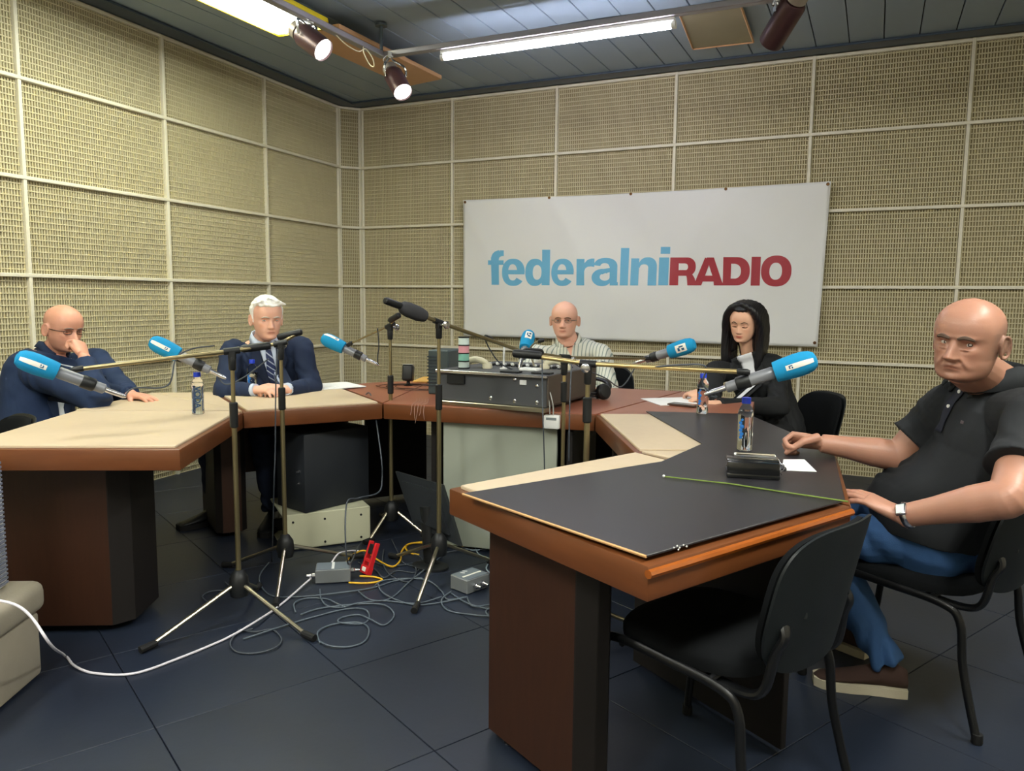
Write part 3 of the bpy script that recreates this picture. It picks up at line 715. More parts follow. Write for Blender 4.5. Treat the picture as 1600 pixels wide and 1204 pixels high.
# tower of pastel tins on the console
t = thing('tin_tower', 'tower of four pastel tins with dark rims on the console', 'tins', (0, 0, 0)); p = c0+dc*.085+nc*.12; t.location = (p.x, p.y, CT)
for k, (cname, rgb) in enumerate((('white_tin', (205, 220, 216)), ('teal_tin', (130, 190, 172)), ('pink_tin', (214, 150, 160)), ('white_tin', (205, 220, 216)))):
    z = CT+.001+k*.041
    o = MB().lathe([(.0285, 0), (.0285, .006), (.0275, .006), (.0275, .034), (.0285, .034), (.0285, .0405)], (p.x, p.y, z), seg=24).build('tin', mat(cname, rgb, .4), t)
    MB().lathe([(.0292, .0345), (.0292, .0405), (.027, .041)], (p.x, p.y, z), seg=24).build('dark_rim', M_blk, o)
MB().lathe([(.0292, .0), (.0292, .006)], (p.x, p.y, CT+.0005), seg=24).build('dark_rim', M_blk, t)
# cream handset humps
M_cream = mat('cream_plastic', (214, 208, 182), .45)
for lab, (px, py, dd), s in (('cream telephone handset on the console beside the tins', (744, 562, 4.05), 1), ('cream handset on the console in front of the striped shirt', (868, 571, 4.0), .9)):
    p = at(px, py, dd); p.z = CT+.012
    t = thing('telephone_handset', lab, 'telephone', (p.x, p.y, CT))
    a = dc*.075*s; MB().tube(spline([p-a, p-a*.6+V((0, 0, .022)), p+V((0, 0, .032)), p+a*.6+V((0, 0, .022)), p+a], 6), .017, 12, flat=(.8, nc)).build('handle', M_cream, t)
    for sg in (-1, 1): MB().lathe([(.024, -.012), (.027, -.004), (.024, .012)], p+a*sg*.9, (0, 0, 1), 18).build('ear_cup', M_cream, t)
p = at(787, 572, 4.0); t = thing('white_post', 'thin white post standing on the console under the boom', 'post', (p.x, p.y, CT))
MB().lathe([(.02, 0), (.02, .006), (.006, .008)], (p.x, p.y, CT), seg=14).build('foot', M_white, t)
MB().tube([(p.x, p.y, CT+.004), at(785, 540, 4.0)+V((.01, 0, .0))], .0055, 8).build('post', M_white, t)
p = at(829, 571, 3.9); t = thing('gooseneck_microphone', 'slim grey gooseneck microphone on a white base on the console', 'microphone', (p.x, p.y, CT))
MB().box((p.x, p.y, CT+.008), (.10, .07, .016), ang, bev=.005).build('base', M_white, t)
MB().tube(spline([p+V((.02, 0, 0)), at(828, 548, 3.88), at(833, 538, 3.86), at(842, 533, 3.84)], 6), .0045, 8).build('gooseneck', M_chrome, t)
MB().lathe([(.008, 0), (.0105, .008), (.0105, .025), (.006, .033)], at(841, 533.5, 3.84), at(849, 531, 3.83)-at(841, 533.5, 3.84), 12).build('capsule', M_blk, t)
# power strip on the edge of the desk, two grey leads
p = atz(850, 650, .715); q = V((I5.x, I5.y, 0)); 
e0 = I5+(I2-I5)*.815; dI = (I2-I5).normalized(); nI = V((dI.y, -dI.x))
pb = e0+nI*.018
t = thing('junction_box', 'white junction box screwed to the brown edge of the back desk', 'socket', (pb.x, pb.y, .70))
MB().box((pb.x, pb.y, .700), (.075, .034, .065), math.atan2(dI.y, dI.x), bev=.005, seg=2).build('box', M_white, t)
f = pb+nI*.018
MB().box((f.x, f.y, .716), (.05, .003, .012), math.atan2(dI.y, dI.x), bev=.001).build('connector_row', mat('grey_insert', (120, 128, 130), .5), t)
for k in (-.012, .006): MB().tube(spline([(pb.x+k, pb.y, .73), (pb.x+k, pb.y-.005, .78), (pb.x+k-.015, pb.y+.0, .83), (pb.x+k-.03, pb.y+.015, .845)], 6), .003, 6).build('lead', mat('light_lead', (170, 172, 168), .5), t)
# computer behind the console
p = at(683, 560, 4.45); t = thing('computer_case', 'dark vented computer case standing behind the console', 'computer', (p.x, p.y, TZ))
MB().box((p.x+.055, p.y, TZ+.125), (.125, .2, .25), .1, bev=.006).build('case', mat('slate', (62, 74, 76), .5), t)
for k in range(10): MB().box((p.x+.030, p.y-.105, TZ+.05+k*.018), (.06, .006, .006), .1).build('vent_slat', mat('slate_dark', (38, 48, 58), .5), t)
# small desk speaker
p = atz(638, 602, TZ); t = thing('desk_speaker', 'small black satellite speaker on the back desk left of the console', 'speaker', (p.x, p.y, TZ))
MB().lathe([(.028, 0), (.03, .004), (.012, .010), (.010, .03)], (p.x, p.y, TZ), seg=18).build('foot', M_blk, t)
R_ = Matrix.Rotation(.35, 3, 'Z')@Matrix.Rotation(-.16, 3, 'X')
MB().box((p.x, p.y, TZ+.078), (.066, .075, .098), R_, bev=.012, seg=3, smooth=True).build('cabinet', M_blk, t)
MB().box((p.x-.0, p.y+.002, TZ+.128), (.06, .068, .004), R_, bev=.002).build('silver_top', mat('silver_plastic', (170, 178, 180), .4), t)
# nest of thin wires round it
t = thing('wire_nest', 'nest of thin wires spread around the small speaker', 'wires', (p.x, p.y, TZ))
random.seed(3)
for k in range(9):
    a = .10+random.random()*.16; ph = random.random()*6
    pts = [(p.x+.08+a*math.cos(ph+i*.8)*1.0+.05*random.random(), p.y-.08+a*.7*math.sin(ph+i*.8), TZ+.003+.004*random.random()) for i in range(7)]
    MB().tube(spline(pts, 5), .0016, 5).build('wire', mat('wire_brown', (70, 44, 36), .5), t, sharp=0)
for k in range(5):
    x0 = -2.10+k*.018
    pts = [(x0-.10, 3.52, TZ+.004), (x0-.03, 3.40, TZ+.004), (x0, 3.318, TZ+.005), (x0+.004, 3.300, TZ-.03), (x0+.01*math.sin(k*2), 3.298, TZ-.05-.02*(k % 3))]
    MB().tube(spline(pts, 5), .0014, 5).build('wire', mat('wire_pale', (170, 140, 130), .5), t, sharp=0)
p = atz(662, 597, TZ); tag(MB().box((p.x+.02, p.y+.12, TZ+.006), (.24, .28, .012), .3, bev=.003).build('yellow_folder', mat('yellow_card', (214, 168, 88), .6)), 'yellow folder lying on the back desk beside the console', 'folder')
# headphones
hp = atz(925, 622, TZ); t = thing('headphones', 'pair of black headphones lying on the back desk', 'headphones', (hp.x, hp.y, TZ))
hx = hp.x; hy = hp.y
MB().tube(spline([(hx-.085, hy-.01, TZ+.03), (hx-.08, hy+.06, TZ+.075), (hx, hy+.08, TZ+.10), (hx+.08, hy+.05, TZ+.075), (hx+.085, hy-.02, TZ+.03)], 8), .010, 10, flat=(1.6, (0, 1, .3))).build('headband', M_blk, t)
for sg in (-1, 1):
    q = MB().lathe([(.036, -.018), (.043, -.012), (.043, .006), (.034, .016), (.02, .018)], (hx+sg*.075, hy-.02, TZ+.044), (sg*.8, -.5, .2), 22).build('ear_cup', M_blk, t)
    MB().lathe([(.028, -.026), (.040, -.024), (.042, -.014), (.028, -.014)], (hx+sg*.075, hy-.02, TZ+.044), (sg*.8, -.5, .2), 22).build('ear_pad', M_rub, q)
t = thing('cable_coil', 'coiled black cable heaped beside the headphones', 'cable', (hx-.05, hy-.05, TZ)); b = MB()
pts = [(hx-.04+(.075+.012*math.sin(i*1.7))*math.cos(i*.55), hy-.02+(.06+.01*math.cos(i*1.3))*math.sin(i*.55), TZ+.006+.0009*i) for i in range(44)]
b.tube(spline(pts, 4), .0045, 6).build('coil', M_blk, t, sharp=0)
# papers, phones
def sheet(name, label, pts, z, m=M_paper, th=.0012, cat='paper'):
    return tag(MB().prism([tuple(p.xy if hasattr(p, 'xy') else p) for p in pts], z, z+th).build(name, m), label, cat)
ZP = TZ+.0065
A_ = lambda x, y: atz(x, y, TZ+.007)
sheet('folder', 'white open folder in front of the white-haired man', [A_(450, 613), A_(572, 604), A_(541, 597), A_(442, 603)], ZP, th=.004, cat='folder')
sheet('document', 'printed document lying on the white folder', [A_(462, 611.5), A_(530, 605), A_(520, 600), A_(455, 603.5)], ZP+.0045)
p = A_(455, 607); t = thing('mobile_phone', 'dark mobile phone beside the white-haired man\'s hands', 'phone', p); MB().box((p.x, p.y, ZP+.011), (.075, .15, .009), .9, bev=.004, seg=2).build('case', M_blk, t); MB().box((p.x, p.y, ZP+.0158), (.066, .138, .001), .9).build('screen', mat('phone_glass', (18, 20, 26), .1), t)
tag(MB().tube([A_(462, 600)+V((0, 0, .008)), A_(492, 601)+V((0, 0, .008))], .004, 8).build('pen', M_blk), 'black pen lying on the white folder', 'pen')
sheet('notes', 'sheet of white notes under the woman\'s hands', [A_(1001, 621), A_(1032, 631.5), A_(1092, 630.5), A_(1078, 619)], TZ+.0005, th=.003)
p = atz(1068, 634, TZ); t = thing('mobile_phone', 'mobile phone with brown case beside the woman\'s notes', 'phone', p); MB().box((p.x, p.y, TZ+.006), (.075, .15, .010), 1.35, bev=.004, seg=2).build('case', mat('phone_brown', (70, 50, 40), .4), t); MB().box((p.x, p.y, TZ+.0115), (.066, .138, .001), 1.35).build('screen', MATS['phone_glass'], t)
# organizer of the man in black, with pages, pen and keys
A2 = lambda x, y, z=0: atz(x, y, MT+z)
o0 = A2(1135, 746); o1 = A2(1219, 751); du = (o1-o0).normalized(); dv = V((-du.y, du.x, 0)); Wd = (o1-o0).length; oa = math.atan2(du.y, du.x)
t = thing('organizer', 'thick black leather organizer with white pages and a silver pen', 'organizer', (o0+o1)/2)
def ob(u, v, z, s, m, n, bev=.004, par=None, tilt=0):
    p = o0+du*u+dv*v; R2 = Matrix.Rotation(oa, 3, 'Z')@Matrix.Rotation(tilt, 3, 'X'); return MB().box((p.x, p.y, MT+z), s, R2, bev=bev, seg=2, smooth=False).build(n, m, par or t)
M_leath = mat('black_leather', (16, 17, 19), .22, coat=.4)
ob(Wd/2, .065, .008, (Wd, .13, .014), M_leath, 'rear_cover')
ob(Wd/2, .012, .026, (Wd, .022, .050), M_leath, 'spine', .009)
ob(Wd/2+.004, .070, .031, (Wd-.018, .105, .030), M_paper, 'pages', .002)
ob(Wd/2, .058, .050, (Wd, .075, .007), M_leath, 'front_cover')
ob(Wd/2+.01, .108, .0535, (Wd*.80, .028, .002), M_paper, 'loose_page', 0)
MB().tube([o0+du*.03+dv*.085+V((0, 0, .060)), o0+du*(Wd-.01)+dv*.080+V((0, 0, .060))], .004, 8).build('pen', M_chrome, t)
k = thing('key_bunch', 'bunch of silver keys at the right end of the organizer', 'keys', o1)
kp = o1+dv*.07+du*.006
for i, (dx, dy, dz, rz) in enumerate(((.0, .0, .012, .3), (.008, .01, .022, 1.1), (-.002, -.012, .03, 2.0))):
    q = kp+V((dx, dy, MT*0+dz)); b = MB().lathe([(.011, -.001), (.011, .001)], q, (math.cos(rz), math.sin(rz), .5), 14); b.tube([q, q+V((.02*math.cos(rz+1.5), .02*math.sin(rz+1.5), .022))], .0028, 6); b.build('key', M_nickel, k)
MB().tube([kp+V((.013*math.cos(a*PI/8), 0, .026+.013*math.sin(a*PI/8))) for a in range(16)], .0014, 6, closed=True).build('key_ring', M_nickel, k)
sheet('note_paper', 'white sheet of paper right of the black organizer', [A2(1224, 718), A2(1257, 718), A2(1276, 737), A2(1222, 735)], MT+.0005, th=.001)
t = thing('green_cord', 'thin green cord stretched across the black mat', 'cord', A2(1037, 746))
MB().tube([A2(1037, 746)+V((0, 0, .0035)), A2(1140, 757)+V((0, 0, .003)), A2(1230, 771)+V((0, 0, .003)), A2(1325, 786)+V((0, 0, .0045))], .0022, 6).build('cord', mat('lime', (110, 130, 60), .5), t)
MB().sphere(A2(1037, 746)+V((0, 0, .005)), .0045, 10).build('pale_tip', M_white, t)
b = MB()
for (x, y) in ((1053, 856), (1058, 853), (1062, 856), (1068, 852), (1073, 854), (1060, 859)): b.sphere(A2(x, y)+V((0, 0, .001)), .002, 6)
tag(b.build('crumbs', M_white), 'few white crumbs near the front corner of the mat', 'crumbs', kind='stuff')
# edges of wood screws / cam bolts not visible

# ================================================================ FLOOR EQUIPMENT
F_ = lambda x, y: atz(x, y, 0)
r0 = F_(443, 863); r1 = F_(579, 845); dr = (r1-r0).normalized(); nr = V((-dr.y, dr.x, 0)); ra = math.atan2(dr.y, dr.x); Wr = (r1-r0).length
M_rack = mat('cream_metal', (196, 196, 168), .5, var=.04)
t = thing('rack_case', 'cream metal equipment case on the floor under the back desks', 'case', (r0+r1)/2)
def rb_(u, v, z, s, m, n, bev=.004, par=None): p = r0+dr*u+nr*v; return MB().box((p.x, p.y, z), s, ra, bev=bev).build(n, m, par or t)
rb_(Wr/2, .19, .184, (Wr, .38, .012), M_rack, 'top_plate'); rb_(Wr/2, .006, .098, (Wr, .012, .18), M_rack, 'front_plate'); rb_(Wr/2, .19, .012, (Wr, .38, .012), M_rack, 'bottom_plate')
rb_(Wr-.006, .19, .098, (.012, .37, .17), M_rack, 'side_plate'); rb_(.16, .19, .098, (.012, .36, .16), M_blk, 'inner_chassis'); rb_(.05, .34, .05, (.1, .02, .07), M_blk, 'rear_bracket')
for u, z in ((.05, .15), (.05, .03), (.21, .15), (.21, .03), (Wr-.05, .15), (Wr-.05, .03)):
    p = r0+dr*u; MB().lathe([(.006, 0), (.006, .003)], (p.x, p.y, z), (-nr.x, -nr.y, 0), 10).build('screw', M_blk, t)
for u in (.04, Wr-.04):
    for v in (.04, .34): p = r0+dr*u+nr*v; MB().lathe([(.014, 0), (.014, .007)], (p.x, p.y, 0), seg=10).build('rubber_foot', M_rub, t)
s0 = atz(478, 803, .19); s1 = atz(578, 779, .19); ds = (s1-s0).normalized(); ns = V((-ds.y, ds.x, 0)); sa = math.atan2(ds.y, ds.x); Ws = (s1-s0).length
t = thing('subwoofer', 'black boxy speaker standing on the cream case under the desk', 'speaker', (s0+s1)/2)
sh = min(zat(s0, 680), TZ-.095)-.191; p = s0+ds*Ws/2+ns*.13
MB().box((p.x, p.y, .1915+sh/2), (Ws, .25, sh), sa, bev=.006, seg=2).build('cabinet', mat('black_box', (34, 38, 44), .6), t)
for z in (.34, .40):
    p = s0+ns*.05; MB().lathe([(.010, 0), (.010, .004), (.004, .006), (.004, .018)], (p.x, p.y, .19+z-.19), (-ds.x, -ds.y, 0), 12).build('terminal', M_nickel, t)
p = s1+ds*.012+ns*.10
for z, r in ((.50, .018), (.44, .024)): MB().lathe([(r, 0), (r, .02), (r*.6, .03)], (p.x, p.y, z), (ds.x, ds.y, 0), 14).build('connector', mat('pale_metal', (150, 160, 170), .4, metal=.4), t)
cable('speaker_lead', [p+V((0, 0, .5)), p+ds*.08+V((0, 0, .56)), at(594, 700, 3.75), at(597, 750, 3.7), at(590, 770, 3.6), at(560, 778, 3.45), at(541, 790, 3.35), V((*at(543, 812, 3.32).xy, .14)), V((*F_(565, 850).xy, .01)), V((*F_(590, 858).xy, .006))], .0035, M_cable, 'grey lead looping down from the back of the black speaker box')
# leaning monitor
K = [at(620, 736, 3.84), at(692, 757, 3.70), at(721, 853, 3.60), at(648, 819, 3.76)]
nn = (K[1]-K[0]).cross(K[3]-K[0]).normalized(); 
t = thing('monitor', 'black flat monitor tilted on its stand on the floor', 'monitor', ((K[2]+K[3])/2).xy.to_3d())
def slab(Q, d, o): return [q+nn*(d+o) for q in Q]
def hexa(Qa, Qb):
    b = MB(); va = [b.bm.verts.new(q) for q in Qa]; vb = [b.bm.verts.new(q) for q in Qb]
    b.bm.faces.new(va); b.bm.faces.new(vb[::-1])
    for i in range(4): b.bm.faces.new((va[i], vb[i], vb[(i+1) % 4], va[(i+1) % 4]))
    bmesh.ops.recalc_face_normals(b.bm, faces=b.bm.faces[:]); return b
M_mon = mat('monitor_black', (30, 34, 38), .45)
hexa(slab(K, 0, .012), slab(K, 0, -.012)).build('panel', M_mon, t)
cK = sum(K, V())/4; K2 = [cK+(q-cK)*.72 for q in K]
hexa(slab(K2, 0, .012), slab(K2, 0, .035)).build('rear_bulge', M_mon, t); hexa(slab(K2, 0, -.012), slab(K2, 0, -.03)).build('rear_bulge', M_mon, t)
mid = (K[2]+K[3])/2; MB().tube([cK-nn*.02, V((mid.x-.04, mid.y+.0, .02))], .022, 12, flat=(1.6, K[1]-K[0])).build('neck', M_blk, t)
MB().lathe([(.085, 0), (.085, .010), (.03, .022)], (mid.x-.04, mid.y+.0, .001), seg=28, sx=1.1, sy=.8).build('foot_plate', M_blk, t)
# two grey metal boxes, red cable tester
def gbox(px, py, rz, s, label, m2):
    p = F_(px, py); t = thing('metal_box', label, 'box', (p.x, p.y, 0)); R3 = Matrix.Rotation(rz, 3, 'Z')
    MB().box((p.x, p.y, s[2]/2+.002), s, rz, bev=.003).build('case', mat('grey_cast', (128, 132, 134), .5, metal=.3), t)
    q = V((p.x, p.y, s[2]+.003)); MB().box(q, (s[0]*.94, s[1]*.94, .003), rz, bev=.001).build('lid', mat('lid_grey', (112, 122, 132), .45, metal=.2), t)
    if m2: 
        o = R3@V((.0, 0, 0)); MB().box(q+V((0, 0, .002)), (.012, s[1]*.9, .001), rz+.0).build('white_tape', M_white, t)
    else:
        MB().box(q+R3@V((-.012, 0, .002)), (.010, s[1]*.8, .001), rz).build('white_tape', M_flag, t)
        for dx, dy in ((.028, .018), (.036, -.004)): MB().box(q+R3@V((dx, dy, .002)), (.022, .006, .001), rz+.6*dx*30).build('white_mark', M_white, t)
    for k, sy in enumerate((-.022, .022)):
        e = V((p.x, p.y, s[2]*.5))+R3@V((-s[0]/2 if not m2 else (s[0]/2 if k else -s[0]/2), sy, 0)); ax = R3@V((-1 if (not m2 or k == 0) else 1, 0, 0))
        MB().lathe([(.012, 0), (.012, .015), (.009, .018), (.007, .04)], e, ax, 14).build('plug', M_nickel, t)
    return t
gbox(521, 905, .62, (.155, .10, .062), 'grey metal box with white tape strip beside the red holder', True)
gbox(734, 918, .55+PI/2+.7, (.11, .135, .062), 'grey metal box with white marks nearest the right desk leg', False)
p = F_(571, 897); ra2 = .1
t = thing('red_holder', 'red plastic holder standing upright among the floor cables', 'holder', (p.x, p.y, 0)); M_redp = mat('red_plastic', (206, 34, 40), .4)
Rt = Matrix.Rotation(-.42, 3, 'Z')@Matrix.Rotation(-.35, 3, 'X')
def rr(c_, s_, n_, m_=M_redp): MB().box(V((p.x, p.y, .004))+Rt@V(c_), s_, Rt, bev=.002).build(n_, m_, t)
rr((0, 0, .018), (.062, .03, .036), 'lower_body'); rr((-.025, 0, .09), (.012, .024, .12), 'upright'); rr((.025, 0, .09), (.012, .024, .12), 'upright'); rr((0, 0, .062), (.05, .02, .014), 'crossbar'); rr((0, 0, .115), (.038, .02, .045), 'dark_insert', M_blk); rr((0, -.016, .02), (.03, .004, .02), 'label_plate', M_flag)
# ---- cables on the floor
M_c2 = mat('cable_blue_grey', (84, 94, 104), .45); M_yc = mat('yellow_cable', (224, 176, 40), .45); M_wc = mat('white_cable', (222, 218, 226), .45)
def floor_cable(pix, label, m=M_c2, r=.0034, closed=False, z=None, cat='cable', name='floor_cable'):
    pts = []
    for i, q in enumerate(pix):
        h = q[2] if len(q) > 2 else r+.0015+(.004 if i % 3 == 1 else 0); pts.append(V((*F_(q[0], q[1]).xy, h)))
    return cable(name, pts, r, m, label, cat)
floor_cable([(500, 1006), (497, 990), (520, 977), (560, 974), (576, 985), (570, 1003), (545, 1012), (515, 1012), (497, 1002)], 'grey cable loop on the floor right of the front-left stand foot')
floor_cable([(380, 1000), (430, 985), (480, 968), (540, 953), (570, 955), (577, 966), (565, 976), (530, 975), (535, 966), (560, 962), (578, 970), (600, 978), (616, 962), (600, 948), (560, 945), (500, 952), (470, 963)], 'longest grey cable snaking from the front-left stand into loops')
floor_cable([(462, 958), (460, 945), (480, 936), (510, 937), (525, 945), (540, 950)], 'short grey cable arc near the front-left tripod hub')
floor_cable([(500, 922), (502, 938), (512, 948), (535, 950), (560, 945), (600, 940), (650, 944), (690, 935)], 'grey cable running under the tall central stand')
floor_cable([(420, 880), (405, 905), (420, 930), (460, 934), (520, 930), (580, 920), (620, 908), (660, 905)], 'grey cable passing in front of the grey taped box')
floor_cable([(560, 925), (580, 940), (610, 936), (640, 910), (660, 895), (690, 870)], 'grey cable curving towards the leaning monitor')
floor_cable([(590, 912), (600, 930), (640, 945), (680, 944), (730, 935), (700, 938), (690, 925), (670, 910), (640, 905), (600, 908), (585, 918)], 'grey cable ring around the tall central tripod')
floor_cable([(705, 925), (690, 940), (700, 955), (740, 962), (775, 966)], 'grey cable leaving the marked metal box to the right')
floor_cable([(705, 928), (730, 945), (760, 952), (785, 955)], 'second grey cable behind the marked metal box')
floor_cable([(730, 935), (740, 950), (775, 945), (760, 955), (765, 965), (790, 972)], 'grey cable tangle against the right desk leg')
floor_cable([(372, 985), (400, 990), (425, 985), (440, 1000), (430, 1015), (400, 1022), (370, 1020), (360, 1008), (372, 990), (395, 984)], 'dark cable loop under the front-left stand', M_cable)
floor_cable([(330, 945), (316, 935), (330, 925), (360, 922), (352, 912)], 'dark cable arc left of the front-left stand', M_cable)
floor_cable([(600, 860), (598, 880), (610, 900), (640, 910), (650, 890), (630, 880), (620, 860), (612, 845)], 'dark cable hanging around the rear stand base', M_cable)
floor_cable([(640, 865), (660, 875), (650, 895), (620, 893), (600, 905), (585, 890), (560, 880)], 'dark cable crossing behind the red holder', M_cable)
floor_cable([(570, 872), (600, 885), (640, 882), (680, 868), (720, 862), (770, 860)], 'dark cable along the front of the monitor', M_cable)
floor_cable([(740, 850), (748, 868), (765, 875), (760, 890), (775, 905)], 'pale blue cable by the green board', mat('cable_pale', (150, 168, 180), .45))
floor_cable([(722, 856), (740, 862), (765, 858), (780, 868)], 'pale cable running to the right desk leg', MATS['cable_pale'])
floor_cable([(541, 880), (550, 870), (570, 866, .02), (590, 878, .012), (612, 888), (625, 878), (628, 862), (640, 852), (665, 850), (690, 856)], 'yellow cable arching from the taped box to the monitor', M_yc, .0045)
floor_cable([(655, 868), (640, 866), (634, 856), (645, 850), (670, 848)], 'small yellow cable loop beside the tall stand', M_yc, .0045)
floor_cable([(545, 912), (575, 914), (597, 908), (585, 903), (562, 903)], 'yellow cable under the red holder', M_yc, .0045)
floor_cable([(722, 855), (740, 847), (770, 843), (735, 842), (722, 838), (735, 800, .25), (742, 770, .45)], 'yellow cable against the green board', M_yc, .0040)
floor_cable([(560, 862), (548, 866, .02), (530, 885, .066), (519, 900, .068)], 'white cable draped over the taped grey box', M_wc, .0040)
# long white cable from the chair on the left
wc = [at(-10, 936, 2.35), at(25, 945, 2.33), at(50, 965, 2.32), at(80, 1008, 2.34), V((*F_(100, 1031).xy, .02)), V((*F_(118, 1044).xy, .008)), V((*F_(150, 1054).xy, .005)), V((*F_(210, 1054).xy, .005)), V((*F_(280, 1030).xy, .005)), V((*F_(350, 1001).xy, .006)), V((*F_(400, 978).xy, .02)), V((*F_(440, 945).xy, .005)), V((*F_(488, 908).xy, .02))]
cable('long_white_cable', wc, .0045, M_wc, 'long white cable drooping from the left ottoman across the floor')
# ---- ottoman and heater at the left edge
oc = F_(75, 1050); od = (F_(0, 1116)-F_(75, 1050)); od = V((od.x, od.y, 0)).normalized(); on = V((-od.y, od.x, 0)); on = on if on.x < 0 else -on
oa2 = math.atan2(od.y, od.x)
t = thing('ottoman', 'beige upholstered ottoman cut off by the left edge', 'ottoman', oc); M_uph = mat('beige_fabric', (158, 150, 134), .95, var=.05, bump=.3, scale=20)
p = oc+od*.24+on*.26
MB().box((p.x, p.y, .115), (.46, .5, .22), oa2, bev=.015, seg=2).build('base', M_uph, t)
MB().box((p.x, p.y, .278), (.50, .54, .105), oa2, bev=.035, seg=4, smooth=True).build('seat_cushion', M_uph, t)
h0 = atz(19, 914, .331); t = thing('air_purifier', 'white louvred appliance standing on the beige ottoman', 'appliance', h0)
hd = (atz(0, 926, .331)-h0).normalized(); hn = V((-hd.y, hd.x, 0)); hn = hn if hn.x < 0 else -hn; ha = math.atan2(hd.y, hd.x); hz = zat(h0, 671)
p = h0+hd*.10+hn*.16; M_app = mat('appliance_white', (232, 236, 244), .4)
MB().box((p.x, p.y, (.332+hz)/2), (.20, .30, hz-.332), ha, bev=.012, seg=3, smooth=True).build('housing', M_app, t)
for k in range(30):
    z = .352+k*(hz-.332-.11)/30; q = h0+hd*.10+hn*.0018; MB().box((q.x, q.y, z), (.165, .006, .0075), ha, bev=.001).build('louvre', mat('louvre_dark', (120, 124, 140), .5), t)
# ================================================================ CHAIRS
M_fab = mat('chair_fabric', (17, 19, 21), .98, var=.1, scale=40, bump=.2, spec=.15)
M_shell = mat('chair_shell', (20, 25, 27), .45, bump=.15, bscale=300)
M_fr = mat('chair_frame', (16, 17, 19), .35)
def chair(label, c, ang, group='black visitor chairs', hs=1, ks=1):
    """c = centre on the floor, ang = direction the seat faces"""
    f = V((math.cos(ang), math.sin(ang), 0)); s = V((-f.y, f.x, 0)); c = V((c[0], c[1], 0)); t = thing('visitor_chair', label, 'chair', c, group)
    P = lambda u, v, z: c+f*(u*ks)+s*(v*ks)+V((0, 0, z*hs))
    rz = math.atan2(f.y, f.x)
    for sg in (-1, 1):
        y = sg*.245
        fr = MB().tube(spline([P(.26, y*1.06, .008), P(.235, y*1.02, .22), P(.215, y, .40), P(.17, y, .437), P(0, y, .430), P(-.16, y, .415), P(-.215, y, .37), P(-.235, y*1.02, .22), P(-.29, y*1.08, .008)], 6), .0125, 10, flat=(.75, s)).build('side_frame', M_fr, t)
        for u in (.26, -.29): q = P(u, y*1.07, 0); MB().lathe([(.014, 0), (.016, .004), (.015, .03)], q, seg=10).build('foot_cap', M_rub, fr)
        MB().tube(spline([P(-.10, sg*.20, .415), P(-.20, sg*.20, .405), P(-.255, sg*.20, .43), P(-.275, sg*.19, .52), P(-.292, sg*.178, .565), P(-.276, sg*.165, .60)], 6), .011, 10, flat=(1.5, s)).build('back_support', M_fr, t)
    for u in (.15, -.13): MB().tube([P(u, -.245, .425), P(u, .245, .425)], .009, 8).build('crossbar', M_fr, t)
    # seat pad
    b = MB(); n = 28; rings = []
    for (k, z) in ((.90, .427), (1, .433), (1.0, .455), (.95, .470), (.80, .476), (.4, .474)):
        r = []
        for i in range(n):
            a = 2*PI*i/n; cc, ss = math.cos(a), math.sin(a); ee = 2/3.6
            r.append(b.bm.verts.new(P(.225*k*math.copysign(abs(cc)**ee, cc), .235*k*math.copysign(abs(ss)**ee, ss), z)))
        rings.append(r)
    for a, d in zip(rings, rings[1:]):
        for i in range(n): q = b.bm.faces.new((a[i], a[(i+1) % n], d[(i+1) % n], d[i])); q.smooth = True
    b.bm.faces.new(rings[0][::-1]); q = b.bm.faces.new(rings[-1]); q.smooth = True
    b.build('seat', M_fab, t, sharp=60)
    # curved back: shell behind, pad in front
    def back(name, off, th, m, sc):
        b = MB(); nu, nv = 26, 20; G = []
        for side in (0, 1):
            g = []
            for j in range(nv+1):
                w = j/nv*2-1; row = []
                for i in range(nu+1):
                    u = i/nu*2-1
                    # squircle mapping for rounded corners
                    mm = max(abs(u), abs(w)); th_ = math.atan2(w, u); q_ = (abs(math.cos(th_))**3.6+abs(math.sin(th_))**3.6)**(-1/3.6); x = mm*q_*math.cos(th_); z = mm*q_*math.sin(th_)
                    yy = x*.228*sc; zz = .635+z*.185*sc
                    dep = -.335+.055*x*x-.22*(zz-.635)-.0+off+(th*(1-.55*max(abs(u), abs(w))**6) if side else 0)
                    row.append(b.bm.verts.new(P(dep, yy, zz)))
                g.append(row)
            G.append(g)
        for side, g in enumerate(G):
            for j in range(nv):
                for i in range(nu):
                    q = (g[j][i], g[j][i+1], g[j+1][i+1], g[j+1][i]); q = b.bm.faces.new(q if side else q[::-1]); q.smooth = True
        bd_ = [(0, i) for i in range(nu+1)]+[(j, nu) for j in range(1, nv+1)]+[(nv, i) for i in range(nu-1, -1, -1)]+[(j, 0) for j in range(nv-1, 0, -1)]
        for k in range(len(bd_)):
            (j0, i0), (j1, i1) = bd_[k], bd_[(k+1) % len(bd_)]
            try: q = b.bm.faces.new((G[0][j0][i0], G[0][j1][i1], G[1][j1][i1], G[1][j0][i0])); q.smooth = True
            except ValueError: pass
        bmesh.ops.recalc_face_normals(b.bm, faces=b.bm.faces[:])
        return b.build(name, m, t, sharp=60)
    sh_ = back('back_shell', 0, .016, M_shell, 1.0); back('back_pad', .0175, .03, M_fab, .95)
    # pressed ribs on the rear of the shell
    for sg in (-1, 1): MB().tube([P(-.338+.055*.5, sg*.12, .60), P(-.345+.04, sg*.10, .74)], .006, 6).build('shell_rib', M_shell, sh_)
    return t

